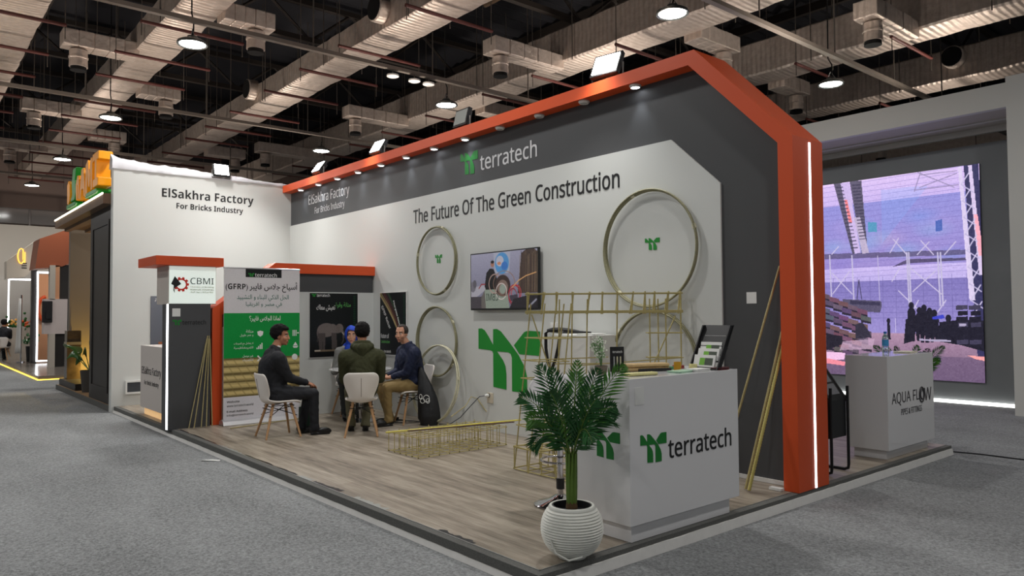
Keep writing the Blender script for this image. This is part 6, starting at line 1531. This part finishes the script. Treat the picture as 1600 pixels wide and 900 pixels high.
MB().box((-11.75, -2.29, 1.95), (-11.5, -2.15, 2.95)).build('upper_pillar', M_PLASTER, ws); MB().box((-11.9, -2.15, 1.95), (-11.6, -2.03, 2.95)).build('peach_panel', M_PEACH, ws); MB().box((-12.0, -2.03, 0), (-11.7, -1.5, 2.98)).build('dark_panel', M_DOORB, ws)
MB().box((-11.9, -2.42, .96), (-11.5, -1.84, 1.97)).build('white_block', M_WBLK, ws); MB().box((-11.7, -2.30, 0), (-11.5, -2.14, .96)).build('lower_pillar', M_PLASTER, ws); MB().box((-11.8, -2.14, 0), (-11.6, -1.84, .96)).build('dark_panel', M_DOORB, ws)
dv_ = thing('wall_device', 'dark box screen mounted on the distant white block', 'device', (-11.4, -2.36, 1.6)); MB().box((-11.5, -2.48, 1.29), (-11.38, -2.23, 1.91)).build('housing', M_FLOODB, dv_, bevel=.02); MB().box((-11.38, -2.40, 1.40), (-11.33, -2.26, 1.62)).build('socket', M_FLOODB, dv_)
wc = thing('flower_counter', 'distant white counter with flower arrangements on top', 'counter', (-17, -2.4, 0)); MB().box((-17.4, -2.72, 0), (-17, -2.06, 1.09)).build('body', M_PLASTER, wc)
for k, (y, c) in enumerate(((-2.62, (226, 170, 90)), (-2.18, (214, 96, 50)))):
    fq = thing('flower_arrangement', 'flower bunch on the distant white counter, %s' % ('yellowish, left one' if k == 0 else 'orange, right one'), 'flowers', (-17.1, y, 1.09), group='flowers on the distant counter'); mbA = MB(); mbB = MB()
    for j in range(26):
        p = Vector((-17.1 + random.gauss(0, .06), y + random.gauss(0, .09), 1.12 + abs(random.gauss(0, .13)))); (mbA if j % 2 else mbB).ell(p, .045, 7, 5)
    mbA.build('blossoms', mat('blossom_%d' % k, c, rough=.7), fq)['kind'] = 'stuff'; mbB.build('leaves', M_FROND, fq)['kind'] = 'stuff'
fg = thing('flag', 'white flag hanging on a silver pole at the distant stand', 'flag', (-14.9, -2.58, 0)); MB().bar((-14.9, -2.58, 0), (-14.9, -2.58, 2.16), .022, 8).build('pole', M_CHROME, fg); MB().lathe([(0, 0), (.12, 0), (.12, .03), (0, .03)], (-14.9, -2.58, 0), 16, cap=False).build('base', M_CHROME, fg)
vs = []
for i in range(9):
    z = 2.05 - i * .22; wd = .06 + .10 * i / 8
    for j in range(4): vs.append((-14.88 + .04 * math.sin(j * 2.1 + i * .3), -2.59 - wd * j / 3, z))
MB().add(vs, [(i * 4 + j, i * 4 + j + 1, (i + 1) * 4 + j + 1, (i + 1) * 4 + j) for i in range(8) for j in range(3)]).build('cloth', M_WHITEP, fg, smooth=180, solid=.006)
pt = thing('dark_planter', 'dark round planter with a bush at the distant stand', 'planter', (-15.1, -2.29, 0)); MB().lathe([(0, 0), (.11, 0), (.14, .5), (.12, .5), (.11, .44), (0, .44)], (-15.1, -2.29, 0), 20, cap=False).build('pot', M_FLOODB, pt, smooth=40)
mbB = MB()
for j in range(30): mbB.ell(Vector((-15.1 + random.gauss(0, .1), -2.25 + random.gauss(0, .1), .6 + abs(random.gauss(0, .18)))), (.07, .02, .05), 6, 4, rotm(random.random() * 3, random.random() * 3, 0))
mbB.build('foliage', M_FROND, pt)['kind'] = 'stuff'
light('stand_fill', 'POINT', (-3.6, -1.4, 2.7), 45, (1, .86, .7), size=.2)  # added fill with no fitting, lifts the tan walls inside the dark stand
light('stand_fill', 'POINT', (-14.5, -1.6, 2.7), 30, (1, .9, .78), size=.2)
far, _, _ = seated('distant person in black sitting at the far left edge beside the white stand', (-16.9, -2.86), 1.2, skin=M_SKIN_A, top=M_SUIT, trousers=M_SUITT, shoes=M_SHOEB, hair=M_HAIR, hair_kind='full', top_kind='shirt')
dup(ch0, (-16.9, -2.86, 0), 1.2, 'shell chair under the distant person in black at the far left', 'chair of the distant stand')
